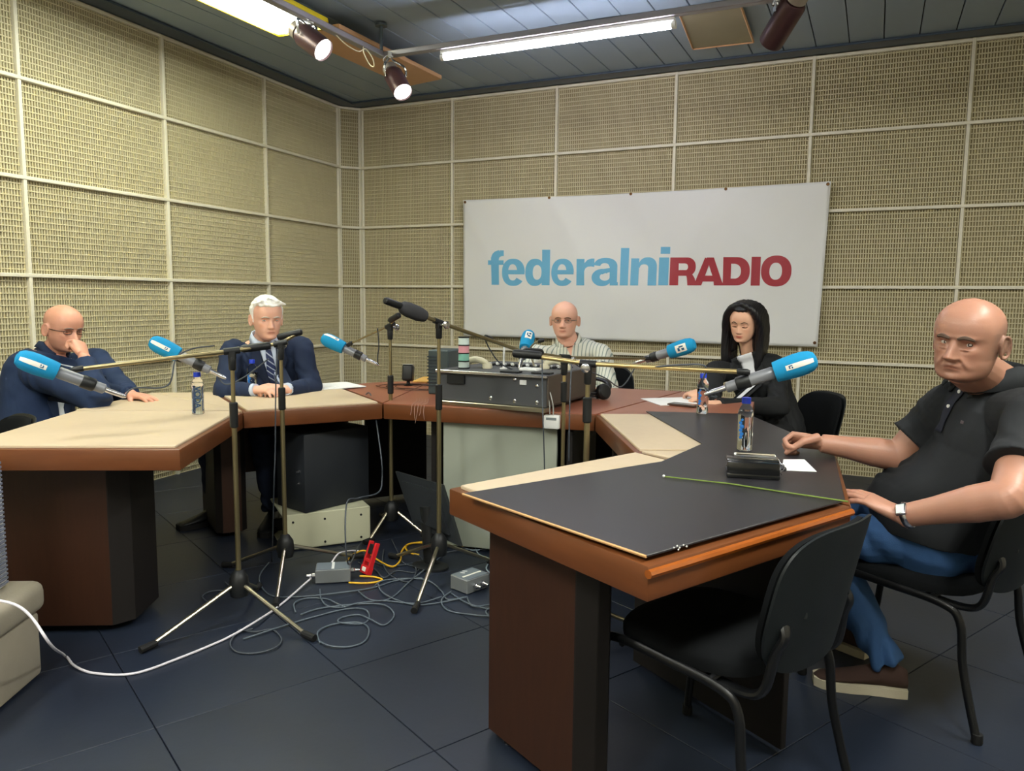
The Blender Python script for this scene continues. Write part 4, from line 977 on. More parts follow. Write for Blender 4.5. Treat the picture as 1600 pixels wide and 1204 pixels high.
# ================================================================ PEOPLE
def ip(x, xs, ys): return np.interp(x, xs, ys)
HZ = [0, .03, .07, .12, .17, .22, .27, .32, .38, .45, .52, .58, .65, .72, .80, .87, .93, .97, 1.0]
HF = [.16, .30, .372, .388, .372, .385, .380, .378, .375, .372, .378, .398, .402, .392, .358, .300, .215, .135, .001]
HB = [.0, .0, .02, .06, .12, .18, .24, .29, .34, .38, .41, .425, .43, .42, .385, .32, .235, .15, .001]
HW = [.08, .15, .195, .225, .248, .268, .285, .298, .308, .318, .326, .332, .335, .328, .302, .258, .190, .120, .001]
def sm(z, ys):
    o = 0
    for d, w in ((-.02, .25), (0, .5), (.02, .25)): o += w*float(np.interp(min(1, max(0, z+d)), HZ, ys))
    return o if z < .965 else float(np.interp(z, HZ, ys))
def G1(x, z, x0, z0, sx, sz): return math.exp(-((x-x0)/sx)**2-((z-z0)/sz)**2)
def feat(x, z, P):
    """forward relief of the face (head units), symmetric in x"""
    a = abs(x); d = 0
    d += -.050*G1(a, z, .135, .487, .070, .042)*P.get('sock', 1)
    d += .014*G1(a, z, .13, .565, .10, .022)*P.get('brow', 1)
    d += .018*G1(a, z, .205, .40, .07, .05)
    d += .020*G1(x, z, 0, .24, .10, .055)
    m = P.get('lip', 1)
    mc = P.get('mouth_curve', 0)*(a/.09)**2*.014
    d += .013*m*G1(x, z, 0, .238+mc, .075, .013)+.016*m*G1(x, z, 0, .193+mc, .065, .017)-.021*G1(x, z, 0, .216+mc, .092, .0075)
    d += -.010*G1(a, z, .098, .214+mc, .012, .016)
    d += .018*G1(x, z, 0, .07, .07, .04)-.012*G1(x, z, 0, .142, .07, .018)
    # nose
    if .27 < z < .56:
        h = float(np.interp(z, [.285, .315, .34, .40, .47, .54], [0, .105, .130, .098, .052, .0]))*P.get('nose', 1)
        wx = float(np.interp(z, [.285, .34, .42, .54], [.052, .056, .042, .034]))*P.get('nosew', 1)
        d += h*math.exp(-(a/wx)**2.4)
    d += .052*G1(a, z, .058*P.get('nosew', 1), .322, .024, .022)
    # folds from nose wing to mouth corner, bags under the eyes
    k = P.get('folds', .6)
    if .19 < z < .34:
        xf = .075+(.335-z)*.42; d += -.014*k*math.exp(-((a-xf)/.013)**2)*math.exp(-((z-.27)/.06)**2)+.010*k*math.exp(-((a-xf-.035)/.03)**2)*math.exp(-((z-.27)/.06)**2)
    d += .010*k*G1(a, z, .13, .43, .05, .012)-.008*k*G1(a, z, .13, .412, .055, .010)
    for zz in P.get('wrinkles', []): d += -.0065*math.exp(-((z-zz-.012*math.cos(a*14))/.006)**2)*math.exp(-(a/.2)**4)
    return d
def face_y(x, z, P=None):
    w = sm(z, HW); f = sm(z, HF); n = 2.35; r = min(.999, abs(x)/w)
    return f*(1-r**n)**(1/n)+(feat(x, z, P) if P is not None else 0)
def head_shell(b, M, P, grow=0, zmin=0, region=None, disp=None, nz=72, na=88):
    """M: head frame -> world (head units). Returns ring grid"""
    t = bmesh.new(); rings = []; n = 2.35
    zs = [zmin+(1-zmin)*(i/nz) for i in range(nz+1)]; zs = [1-(1-z)**1.0 if z < .9 else z for z in zs]
    zs = sorted(set([round(z, 5) for z in zs]+[.985, .993, .998]))
    for z in zs:
        w, f, bk = sm(z, HW), sm(z, HF), sm(z, HB); r = []
        for k in range(na):
            a = 2*PI*k/na; c, s = math.cos(a), math.sin(a)
            x = w*P.get('wide', 1)*math.copysign(abs(s)**(2/n), s); y = (f if c > 0 else bk)*math.copysign(abs(c)**(2/n), c)
            if c > 0 and z < .62: y += feat(x, z, P)*min(1, c*2.2)
            if P.get('jaw') and z < .3: x *= 1+P['jaw']*(.3-z)
            p = V((x, y, z))
            if grow:
                g = grow(x, y, z) if callable(grow) else grow
                d = V((x, y, (z-.5))); d.normalize(); p += d*g
            r.append(t.verts.new(M@p))
        rings.append(r)
    for a, d in zip(rings, rings[1:]):
        for k in range(na): t.faces.new((a[k], a[(k+1) % na], d[(k+1) % na], d[k]))
    t.faces.new(rings[0][::-1]); t.faces.new(rings[-1]); bmesh.ops.recalc_face_normals(t, faces=t.faces[:])
    b._add(t, 0, True)
def frame(center, F, up=(0, 0, 1), H=.235):
    """head frame: units of head height, origin below the chin plane on the ear axis"""
    F = V(F).normalized(); U = V(up); U = (U-F*U.dot(F)).normalized(); S = F.cross(U)     # S = the person's right when facing F... x axis
    M = Matrix((S, F, U)).transposed().to_4x4()@Matrix.Scale(H, 4); o = V(center)-U*H*.5; M.translation = o; return M
def ears(b, M, P):
    for sg in (-1, 1):
        w = .325*P.get('wide', 1); cx = sg*(w+.02); e = P.get('ear', 1)
        pts = []
        for k in range(13):
            a = math.radians(-70+k*300/12); yy = -.035-.068*e*math.cos(a-PI/2)*1.0; zz = .455+.118*e*math.sin(a-PI/2+0)
            pts.append(M@V((cx+sg*(.020+.018*math.sin(k/12*PI)), -.04+.062*e*math.cos(a), .455+.115*e*math.sin(a))))
        H = M.to_scale()[0]
        b.tube([M@V((cx+sg*(.030+.028*math.cos(a)*-1 if math.cos(a) < 0 else .010), -.045+.062*e*math.cos(a), .46+.118*e*math.sin(a)-(.02 if math.sin(a) < -.5 else 0))) for a in [2*PI*k/18 for k in range(18)]], .016*H*1.2, 7, closed=True)
        R = M.to_3x3().normalized()
        q = R@Matrix.Rotation(sg*.42, 3, 'Z')
        b.sphere(M@V((cx+sg*.005, -.04, .455)), H*.1, 14, scale=(.26, .58*e, 1.05*e), rot=q)
def hand(b, wr, dF, nP, side, curls, size=1.0, spread=.12, thumb=(.7, .5, .35)):
    """wr wrist, dF towards the knuckles, nP palm normal, side=+1 thumb on dF x nP"""
    wr, dF, nP = V(wr), V(dF).normalized(), V(nP); nP = (nP-dF*nP.dot(dF)).normalized(); U = dF.cross(nP)*side; s = size
    # palm
    secs = [(-.03, .027, .020), (0, .027, .019), (.02, .032, .018), (.05, .040, .0165), (.078, .042, .0145), (.094, .039, .0115)]
    t = bmesh.new(); rings = []
    for (d, a, c) in secs:
        rings.append([t.verts.new(wr+dF*d*s+U*(a*s*math.copysign(abs(math.cos(2*PI*k/16))**.8, math.cos(2*PI*k/16)))+nP*(c*s*math.sin(2*PI*k/16))) for k in range(16)])
    for r0, r1 in zip(rings, rings[1:]):
        for k in range(16): t.faces.new((r0[k], r0[(k+1) % 16], r1[(k+1) % 16], r1[k]))
    t.faces.new(rings[0][::-1]); t.faces.new(rings[-1]); bmesh.ops.recalc_face_normals(t, faces=t.faces[:]); b._add(t, 0, True)
    offs = (.0305, .0105, -.0105, -.030); L = (.074, .083, .077, .060); R = (.0096, .0098, .0094, .0082)
    tips = []
    for i in range(4):
        base = wr+dF*((.088-(.008 if i == 3 else 0))*s)+U*offs[i]*s; d = (dF+U*spread*(1.5-i)*.66).normalized(); n = nP.copy(); cu = curls[i+1]
        pts = [base-d*.03*s, base]; rr = [R[i]*s*1.0, R[i]*s*1.08]
        for fr, c in ((.46, .8), (.30, 1.0), (.24, .75)):
            an = c*cu; d2 = d*math.cos(an)+n*math.sin(an); n = n*math.cos(an)-d*math.sin(an); d = d2
            m = pts[-1]+d*L[i]*s*fr*.5; pts.append(m); rr.append(R[i]*s*.94); pts.append(pts[-2]+d*L[i]*s*fr); rr.append(R[i]*s*.98)
        rr[-1] = R[i]*s*.72; b.tube(pts, rr, 9); b.sphere(pts[-1], R[i]*s*.74, 9); tips.append(pts[-1])
    a, o, c = thumb
    base = wr+dF*.018*s+U*.024*s; d = (dF*math.cos(a)+U*math.sin(a)+nP*o).normalized()
    p1 = base+d*.045*s; d2 = (d+(-U)*c*.6+nP*c*.3+dF*.2).normalized(); p2 = p1+d2*.034*s; p3 = p2+(d2-U*c*.4+dF*.1).normalized()*.027*s
    b.tube([base-d*.012*s, base, p1, p2, p3], [.016*s, .0165*s, .0125*s, .0112*s, .0085*s], 10); b.sphere(p3, .0087*s, 9)
    return tips
def torso(b, hip, neck, fh, fs, infl=0, bd=None, top=.97, low=-.10):
    """hip/neck points, facing at hips and shoulders; bd = belly, chest, width factors"""
    hip, neck, fh, fs = V(hip), V(neck), V(fh).normalized(), V(fs).normalized(); bd = bd or (0, 1, 1)
    belly, ch, wf = bd; ax = (neck-hip); Ln = ax.length
    # t, half width, half depth, forward shift
    S = [(-.20, .150, .110, .02), (-.10, .172, .128, .02), (0, .178, .132+belly*.5, .015+belly*.5), (.14, .172, .128+belly, .02+belly), (.28, .165, .122+belly*.9, .02+belly*.9), (.44, .165, .120+belly*.4, .015+belly*.4), (.60, .172, .122*ch, .008), (.74, .178, .118*ch, 0), (.84, .172, .104*ch, -.004), (.91, .145, .088, -.004), (.965, .100, .074, 0), (1.0, .070, .064, 0)]
    S = [s for s in S if low <= s[0] <= top]
    t = bmesh.new(); rings = []
    for (k, a, d, fw) in S:
        kk = min(1, max(0, k)); F = (fh*(1-kk)+fs*kk).normalized(); U = ax.normalized(); F = (F-U*F.dot(U)).normalized(); X = F.cross(U)
        bow = -.035*math.sin(PI*kk)
        c = hip+ax*k+F*(fw+bow)
        rings.append([t.verts.new(c+X*((a*wf+infl)*math.copysign(abs(math.sin(2*PI*j/36))**.88, math.sin(2*PI*j/36)))+F*((d+infl)*math.copysign(abs(math.cos(2*PI*j/36))**.9, math.cos(2*PI*j/36)))) for j in range(36)])
    for r0, r1 in zip(rings, rings[1:]):
        for j in range(36): t.faces.new((r0[j], r0[(j+1) % 36], r1[(j+1) % 36], r1[j]))
    t.faces.new(rings[0][::-1]); t.faces.new(rings[-1]); bmesh.ops.recalc_face_normals(t, faces=t.faces[:]); b._add(t, 0, True)
def arm(b, inn, sh, el, wr, r, infl=0, t1=1.0, extra=None):
    inn, sh, el, wr = V(inn), V(sh), V(el), V(wr); f = V((0, 0, 0))
    mid = sh.lerp(el, .5); m2 = el.lerp(wr, .3); m3 = el.lerp(wr, .65)
    pts = [inn, inn.lerp(sh, .6), sh, sh.lerp(el, .2), mid, sh.lerp(el, .85), el, el.lerp(wr, .13), m2, m3, wr]
    rr = [r[0]*.9, r[0]*1.04, r[0]*1.06, r[0], r[1], r[2]*1.02, r[2], r[3]*1.02, r[3], (r[3]+r[4])*.47, r[4]]
    rr = [q+infl for q in rr]
    if infl: rr[5] += .007; rr[6] += .010; rr[7] += .007
    if t1 < 1:
        n = {.4: 5, .5: 6, .9: 10}.get(t1, 11)
        if t1 == .9: pts[-1:] = [el.lerp(wr, .90)]; 
        if t1 == .5: pts = pts[:5]+[sh.lerp(el, .66)]; rr = rr[:5]+[rr[4]+.008]
    n = len(pts); pp = spline(pts, 5); rs = [float(np.interp(i/5, range(n), rr)) for i in range(len(pp))]
    b.tube(pp, rs, 30)
def remesh(b, voxel, it=6, fac=.5):
    me = bpy.data.meshes.new('tmp'); b.bm.to_mesh(me); b.bm.free(); o = bpy.data.objects.new('tmp', me); COL.objects.link(o)
    m = o.modifiers.new('r', 'REMESH'); m.mode = 'VOXEL'; m.voxel_size = voxel; m.use_smooth_shade = True
    if it: s = o.modifiers.new('s', 'SMOOTH'); s.factor = fac; s.iterations = it
    dg = bpy.context.evaluated_depsgraph_get(); dg.update(); ev = o.evaluated_get(dg); out = bpy.data.meshes.new_from_object(ev)
    bpy.data.objects.remove(o); bpy.data.meshes.remove(me); return out
def coords(me): a = np.empty(len(me.vertices)*3); me.vertices.foreach_get('co', a); return a.reshape(-1, 3)
def normals(me): a = np.empty(len(me.vertices)*3); me.vertices.foreach_get('normal', a); return a.reshape(-1, 3)
def displace(me, fn):
    co, no = coords(me), normals(me); co = co+no*fn(co, no)[:, None]; me.vertices.foreach_set('co', co.ravel()); me.update()
def bvh_of(me): return BVHTree.FromPolygons([v.co.copy() for v in me.vertices], [tuple(p.vertices) for p in me.polygons])
def mk(name, me, m, parent=None, smooth=True):
    me.name = name; me.materials.clear(); me.materials.append(m)
    o = bpy.data.objects.new(name, me); COL.objects.link(o)
    if parent: o.parent = parent; o.matrix_parent_inverse = world_of(parent).inverted()
    if smooth: me.polygons.foreach_set('use_smooth', [True]*len(me.polygons))
    return o
def wrinkle(joints, amp=.005, freq=95, ns=14, na=.003):
    J = [np.array(V(j)) for j in joints]
    def fn(co, no):
        d = np.zeros(len(co))
        for j in J:
            r = np.linalg.norm(co-j, axis=1); d += amp*np.exp(-(r/.11)**2)*np.sin(r*freq+6*np.sin(co[:, 0]*17+co[:, 2]*11)+2*np.sin(co[:, 1]*23))
        d += na*np.sin(co[:, 2]*ns*3+5*np.sin(co[:, 0]*9)+4*np.sin(co[:, 1]*8+1))*np.sin(co[:, 0]*13+co[:, 1]*17+co[:, 2]*5)
        return d
    return fn
def paint_skin(me, M, P):
    """pigment of lips, cheeks, nose, shaved hair, stubble, plus shade painted into the mouth line"""
    Mi = np.array(M.inverted()); co = coords(me); h = (Mi[:3, :3]@co.T).T+Mi[:3, 3]; x, y, z = np.abs(h[:, 0]), h[:, 1], h[:, 2]
    c = np.ones((len(co), 4)); inh = (z > -.1) & (z < 1.05) & (x < .5) & (np.abs(y) < .6); fr = inh & (y > .2)
    def mixc(mask, w, col):
        w = (w*mask)[:, None]; c[:, :3] = c[:, :3]*(1-w)+np.array(col)*w
    mc = P.get('mouth_curve', 0)*(x/.09)**2*.014
    mixc(fr, .75*P.get('lipcol', 1)*np.exp(-(x/.082)**4-((z-.213-mc)/.030)**4), P.get('lips', (.80, .52, .50)))
    mixc(fr, .9*np.exp(-(x/.088)**6-((z-.215-mc)/.005)**2), (.45, .25, .24))  # shade in the crease between the lips, painted as a dark line
    mixc(fr, .35*np.exp(-((x-.19)/.07)**2-((z-.36)/.06)**2), (1.0, .80, .77)); mixc(fr, .3*np.exp(-(x/.05)**2-((z-.34)/.05)**2), (1, .80, .77))
    if P.get('stubble'): mixc(inh & (y > -.1), P['stubble']*np.clip((.33-z)/.08, 0, 1)*np.clip((z+.02)/.05, 0, 1)*(1-np.exp(-(x/.05)**2-((z-.33)/.06)**2)), (.70, .68, .68))
    if P.get('fuzz'):
        w = np.clip((x*1.0-y*.9-.22+.25*(z < .62)-np.clip(z-.66, 0, 1)*1.4)/.24, 0, 1)*np.clip((z-.30)/.12, 0, 1)*np.clip((.22-y)/.14, 0, 1)*(x+(-y) > .05)
        mixc(inh, P['fuzz']*w, P.get('fuzzcol', (.62, .62, .62)))
    a = me.color_attributes.new('Col', 'FLOAT_COLOR', 'POINT'); a.data.foreach_set('color', c.ravel())
def at_head(M, x, z, P, off=0): return M@V((x, face_y(x, z, P)+off, z))
def eyes(t, M, P, look=(0, 0), openu=.20, openl=.20, iris=(46, 32, 25), skin=None, body=None):
    H = M.to_scale()[0]; R = M.to_3x3().normalized()
    for sg in (-1, 1):
        c = M@V((sg*.135, face_y(.135, .487, P)-.036, .487)); r = .061*H
        g = R@V((look[0], 1, look[1])).normalized(); e = MB()
        e.sphere(c, r, 20); o = e.build('eye', mat('eye_white', (196, 186, 178), .3), body)
        MB().lathe([(.0265*H, 0), (.020*H, .0022*H*2), (.001, .005*H)], c+g*(r*.885), g, 16).build('iris', mat('iris_%d_%d_%d' % iris, iris, .3), o)
        MB().lathe([(.012*H, 0), (.001, .0015*H)], c+g*(r*.885+.0042*H), g, 12).build('pupil', mat('pupil', (8, 8, 8), .1), o)
        # lids: shells around the ball, axis through the corners of the eye
        X, F, U = R.col[0], R.col[1], R.col[2]
        for nm, a0, a1 in (('upper_eyelid', openu, 1.9), ('lower_eyelid', -openl, -1.9)):
            b = MB(); G = []
            for i in range(9):
                th = a0+(a1-a0)*i/8; row = []
                for k in range(17):
                    ph = -1.45+2.9*k/16; cl = math.cos(ph); th2 = th*(1 if i else 1)*(1-.0) if i else a0*(cl**.6)+.02*0
                    dirv = X*math.sin(ph)*1.12+(F*math.cos(th2)+U*math.sin(th2))*cl
                    row.append(b.bm.verts.new(c+dirv*r*1.10))
                G.append(row)
            for i in range(8):
                for k in range(16): f = b.bm.faces.new((G[i][k], G[i][k+1], G[i+1][k+1], G[i+1][k])); f.smooth = True
            ob = b.build(nm, skin, body, sharp=0); ca = ob.data.color_attributes.new('Col', 'FLOAT_COLOR', 'POINT'); ca.data.foreach_set('color', [1.0, .90, .88, 1]*len(ob.data.vertices))
            md = ob.modifiers.new('s', 'SOLIDIFY'); md.thickness = .006*H*2; md.offset = 0
def brows(t, M, P, m, th=.016, arch=.010, z0=.562, hgt=0):
    th *= 1.5
    H = M.to_scale()[0]
    for sg in (-1, 1):
        pts = [at_head(M, sg*x, z0+z+hgt, P, .004) for x, z in ((.045, -.006), (.08, .006), (.12, .006+arch), (.165, arch), (.205, -.012))]
        pp = spline(pts, 4); MB().tube(pp, [th*H*(.7+.5*math.sin(PI*i/len(pp))) for i in range(len(pp))], 6, flat=(1.0, (0, 0, 1))).build('eyebrow', m, t)
def strip(bv, O, S, U, F, A, B, off, n=18, m=6, b=None, far=.5):
    """ruled strip between two polylines (s,u) draped on a surface"""
    def res(L):
        L = [V(p) for p in L]; d = [0]
        for p, q in zip(L, L[1:]): d.append(d[-1]+(q-p).length)
        out = []
        for i in range(n+1):
            x = d[-1]*i/n; k = 0
            while k < len(d)-2 and d[k+1] < x: k += 1
            f = (x-d[k])/max(1e-6, d[k+1]-d[k]); out.append(L[k].lerp(L[k+1], f))
        return out
    A, B = res(A), res(B); b = b or MB(); G = []; last = None
    for a, c in zip(A, B):
        row = []
        for k in range(m+1):
            q = a.lerp(c, k/m); o = O+S*q[0]+U*q[1]+F*far; h = bv.ray_cast(o, -F, far*2)
            if h[0] is not None: p = h[0]+F*off; last = (p-O).dot(F)
            else: p = O+S*q[0]+U*q[1]+F*(last or .1)
            row.append(b.bm.verts.new(p))
        G.append(row)
    for i in range(n):
        for k in range(m): f = b.bm.faces.new((G[i][k], G[i][k+1], G[i+1][k+1], G[i+1][k])); f.smooth = True
    return b
def solid(o, th): md = o.modifiers.new('s', 'SOLIDIFY'); md.thickness = th; md.offset = 1; return o
def collar(t, c, F, U, r0, r1, h, m, name='collar', gap=.35, drop=.5, th=.004, seg=36, wide=.008):
    """stand collar ring, open at the front, leaning"""
    F, U = V(F).normalized(), V(U).normalized(); F = (F-U*F.dot(U)).normalized(); X = F.cross(U); b = MB(); G = []
    for i in range(seg+1):
        a = gap+(2*PI-2*gap)*i/seg; d = F*math.cos(a)+X*math.sin(a)*.98; fall = drop*max(0, math.cos(a))*.05
        row = [V(c)+d*(r0+.012)-U*(fall+.012), V(c)+d*r0-U*fall+U*.004, V(c)+d*((r0+r1)/2)+U*(h*.55-fall), V(c)+d*r1+U*(h-fall), V(c)+d*(r1+.008)+U*(h*.98-fall), V(c)+d*(r0+.010+wide)+U*(h*.10-fall)]
        G.append([b.bm.verts.new(p) for p in row])
    for i in range(seg):
        for k in range(5): f = b.bm.faces.new((G[i][k], G[i][k+1], G[i+1][k+1], G[i+1][k])); f.smooth = True
    return solid(b.build(name, m, t, sharp=0), th)
def shoe(t, heel, d, m, sole=None, L=.29, name='shoe'):
    d = V(d); d.z = 0; d.normalize(); heel = V(heel); X = d.cross(V((0, 0, 1))); b = MB(); so = MB()
    S = [(0, .032, .085), (.03, .038, .10), (.08, .038, .105), (.12, .040, .085), (.17, .047, .066), (.22, .048, .052), (.26, .040, .042), (.285, .02, .030)]
    def ringset(bb, fn):
        rs = [[bb.bm.verts.new(p) for p in fn(s)] for s in S]
        for r0, r1 in zip(rs, rs[1:]):
            for k in range(len(r0)): q = bb.bm.faces.new((r0[k], r0[(k+1) % len(r0)], r1[(k+1) % len(r0)], r1[k])); q.smooth = True
        bb.bm.faces.new(rs[0][::-1]); bb.bm.faces.new(rs[-1]); bmesh.ops.recalc_face_normals(bb.bm, faces=bb.bm.faces[:])
    ringset(b, lambda s: [heel+d*s[0]*L/.29+X*s[1]*math.cos(2*PI*k/14)*(1 if math.sin(2*PI*k/14) < .2 else .75)+V((0, 0, .022+max(0, s[2]-.022)*(.5+.5*math.sin(2*PI*k/14)))) for k in range(14)])
    ringset(so, lambda s: [heel+d*s[0]*L/.29+X*(s[1]+.006)*q[0]+V((0, 0, q[1])) for q in ((-1, .001), (1, .001), (1, .03), (-1, .03))])
    o = b.build(name, m, t, sharp=0); so.build('sole', sole or M_rub, o, sharp=30); return o
def legs(b, hip, X, kn, an, r=(.085, .060, .062, .046), infl=0):
    for sg, k, a in zip((1, -1), kn, an):
        h = V(hip)+X*sg*.09; k, a = V(k), V(a)
        b.tube([h-(k-h).normalized()*.04, h, h.lerp(k, .5), h.lerp(k, .9), k, k.lerp(a, .12), k.lerp(a, .35), k.lerp(a, .7), a], [q+infl for q in (r[0]*.9, r[0], (r[0]+r[1])*.5+.006, r[1]*1.02, r[1], r[1]*.96, r[2], (r[2]+r[3])*.5, r[3])], 18)

def person(label, hip, neck, fh, fs, head, hF, hU, sh, el, wr, hands, H=.235, P=None, skin=None, vox=.0045, build=(0, 1, 1), arm_r=(.056, .050, .044, .043, .027), garment=None, g_mat=None, g_infl=.012, sleeve=1.0, kn=None, an=None, tr_mat=None, shoe_mat=M_blk, sole=None, wr_amp=.005, gvox=None, hsize=1.0, neck_r=.056, garment_name='jacket', skirt=0):
    t = thing('person', label, 'person', (V(hip).x, V(hip).y, 0)); P = P or {}
    hip, neck, fh, fs = V(hip), V(neck), V(fh).normalized(), V(fs).normalized(); M = frame(head, hF, hU, H); b = MB()
    Ux = (neck-hip).normalized(); Xs = fs.cross(Ux).normalized(); Xh = fh.cross(V((0, 0, 1))).normalized()
    # continuous body: trunk, neck, head, arms, hands
    torso(b, hip, neck, fh, fs, 0, build, low=-.2)
    hb = M@V((0, -.10, .16)); b.tube([neck-Ux*.05, neck+Ux*.01, neck.lerp(hb, .6), hb, M@V((0, -.06, .34))], [neck_r*1.08, neck_r*1.02, neck_r, neck_r, neck_r*.85], 20)
    head_shell(b, M, P); ears(b, M, P)
    for i, sg in enumerate((-1, 1)):
        # index 0 = right side (-X is the person's left when X = F x U is the right): use +X for right
        inn = hip.lerp(neck, .86)+Xs*(.10 if i == 0 else -.10)
        arm(b, inn, sh[i], el[i], wr[i], arm_r)
        hd = hands[i]; hand(b, wr[i], hd[0], hd[1], hd[2], hd[3], hsize, hd[4] if len(hd) > 4 else .12, hd[5] if len(hd) > 5 else (.7, .5, .35))
    me = remesh(b, vox, 3, .35)
    paint_skin(me, M, P); body = mk('body', me, skin, t)
    # garment
    gb = MB(); torso(gb, hip, neck, fh, fs, g_infl, build, top=.97, low=-.05 if garment_name == 'polo_shirt' else -.2)
    for i in range(2):
        inn = hip.lerp(neck, .84)+Xs*(.10 if i == 0 else -.10); arm(gb, inn, sh[i], el[i], wr[i], arm_r, g_infl*1.05 if sleeve == 1.0 or sleeve == .9 else g_infl+.004, sleeve)
    gm = remesh(gb, gvox or vox*1.15, 5, .5)
    js = [el[0], el[1], V(sh[0]).lerp(V(el[0]), .15)-V((0, 0, .05)), V(sh[1]).lerp(V(el[1]), .15)-V((0, 0, .05)), hip+fh*.1+V((0, 0, .05)), hip+fh*.08+V((0, 0, .18))]
    displace(gm, wrinkle(js, wr_amp)); bv = bvh_of(gm); g = mk(garment_name, gm, g_mat, t)
    # trousers, shoes
    if kn:
        tb = MB(); legs(tb, hip, Xh*-1 if False else Xh, kn, an, infl=.004); tb.sphere(hip+V((0, 0, -.01)), .15, 18, scale=(1.1, 1.0, .72)); torso(tb, hip, neck, fh, fs, .006, build, top=.15, low=-.2)
        tm = remesh(tb, max(vox*1.3, .005), 5); displace(tm, wrinkle([V(k) for k in kn]+[hip+(V(k)-hip)*.25 for k in kn]+[V(a) for a in an], wr_amp*2.0, 80, na=.005)); tr = mk('trousers', tm, tr_mat, t)
        for a, k in zip(an, kn):
            d = (V(k)-hip); d.z = 0; d = d.normalized(); shoe(t, V((a[0], a[1], 0))-d*.06, d, shoe_mat, sole)
    return dict(t=t, M=M, body=body, bv=bv, g=g, X=Xs, U=Ux, F=(fs-Ux*fs.dot(Ux)).normalized(), P=P, neck=neck, hip=hip, H=H)
def glasses(d, m, z=.487, lens=True, hw=.088, hh=.062):
    M, P, H, t = d['M'], d['P'], d['H'], d['t']; g = MB(); L = MB()
    y0 = face_y(.12, .487, P)+.062
    for sg in (-1, 1):
        R = [M@V((sg*.142+hw*math.copysign(abs(math.cos(a))**.75, math.cos(a)), y0-.02*abs(math.cos(a)+sg*.6)*.5, z-.005+hh*math.copysign(abs(math.sin(a))**.75, math.sin(a)))) for a in [2*PI*k/24 for k in range(24)]]
        g.tube(R, .0046*H, 6, closed=True)
        g.tube([M@V((sg*.228, y0-.015, z+.015)), M@V((sg*.315, y0-.09, z+.012)), M@V((sg*.345, .0, z-.0)), M@V((sg*.35, -.06, z-.02))], .0065*H*1.2, 6)
        v = [L.bm.verts.new(q) for q in R]; L.bm.faces.new(v)
    g.tube([M@V((-.056, y0-.004, z+.012)), M@V((0, y0+.004, z+.024)), M@V((.056, y0-.004, z+.012))], .006*H*1.2, 6)
    fr = g.build('glasses', m, t)
    if lens: L.build('lens', mat('lens_glass', (235, 240, 240), .05, trans=1, ior=1.02, var=0), fr)
    return fr
M_skA = mat('skin_tanned', (170, 124, 104), .42, var=.05, scale=30, attr='Col', sss=.12, bump=.12, bscale=260)
M_skB = mat('skin_fair', (222, 172, 150), .5, var=.04, scale=30, attr='Col', sss=.12)
M_skC = mat('skin_rosy', (214, 156, 132), .46, var=.05, scale=30, attr='Col', sss=.12)
M_skW = mat('skin_smooth', (226, 178, 150), .5, var=.03, scale=30, attr='Col', sss=.12)
def U3(v): return V(v).normalized()
def toCam(p): d = V((0, 0, EYE))-V(p); return d.normalized()
LEFT = -rt.normalized()     # towards the left of the room as photographed
# ---------------------------------------------------------------- 4: man in black polo, right foreground
hd = at(1513, 530, 2.30); tc = toCam(hd); tc.z = 0; tc.normalize()
hF = (tc*math.cos(.56)+LEFT*math.sin(.56)); hF.z = -.11; hF.normalize()
hU = V((0, 0, 1))+(-LEFT)*.16
P4 = dict(folds=2.7, wrinkles=[.645, .685, .725], stubble=.25, fuzz=.85, fuzzcol=(.58, .63, .66), lips=(.84, .60, .56), mouth_curve=-1.2, jaw=.9, wide=1.07, nosew=1.2, nose=1.2, lip=.8, brow=1.9, sock=1.25, ear=1.02)
nk = at(1548, 597, 2.43); hip = V((.255, 2.84, .525))
shR, shL = at(1480, 644, 2.54), at(1622, 656, 2.14)
elR, wrR = at(1402, 712, 2.60), at(1283, 692, 2.66)
elL, wrL = at(1575, 778, 1.99), at(1408, 806, 2.20)
fs = U3((-.85, -.50, 0)); fh = U3((-.91, .36, 0))
dR = (at(1235, 685, 2.70)-wrR); dL = at(1340, 770, 2.27)-wrL
d4 = person('heavy bald man in black polo shirt and jeans seated at the right', hip, nk, fh, fs, hd, hF, hU,
    (shR, shL), (elR, elL), (wrR, wrL),
    ((dR, U3((-.5, -.55, -.6)), 1, (.2, 1.15, 1.25, 1.3, 1.35), .02, (.25, .7, .9)), (dL, U3((-.25, .15, -1)), -1, (.1, .30, .22, .25, .3), .10, (.5, .2, .3))),
    H=.247, P=P4, skin=M_skA, vox=.0030, build=(.062, 1.12, 1.12), arm_r=(.066, .060, .050, .050, .031), g_mat=mat('polo_black', (20, 23, 27), .85, var=.1, scale=60, bump=.25, bscale=500),
    g_infl=.014, sleeve=.5, kn=((-.16, 3.08, .49), (-.13, 2.78, .49)), an=((.0, 3.02, .10), (.10, 2.74, .10)), tr_mat=mat('denim', (44, 78, 122), .85, var=.35, scale=9, bump=.3, bscale=300),
    shoe_mat=mat('brown_suede', (58, 40, 34), .9), sole=mat('pale_sole', (190, 182, 160), .7), wr_amp=.006, hsize=1.06, neck_r=.070, garment_name='polo_shirt')
t4p = d4['t']; M4 = d4['M']
eyes(t4p, M4, P4, look=(-.36, .06), openu=.44, openl=.34, skin=M_skA, body=d4['body'])
brows(t4p, M4, P4, mat('brow_grey', (84, 68, 58), .9), .013, .010)
collar(t4p, nk+d4['U']*.008, d4['F'], d4['U'], .094, .088, .062, mat('polo_collar', (22, 26, 30), .85), gap=.42, drop=1.1, wide=.028)
O = hip.lerp(nk, .6); S4_, U4_, F4_ = d4['X'], d4['U'], d4['F']
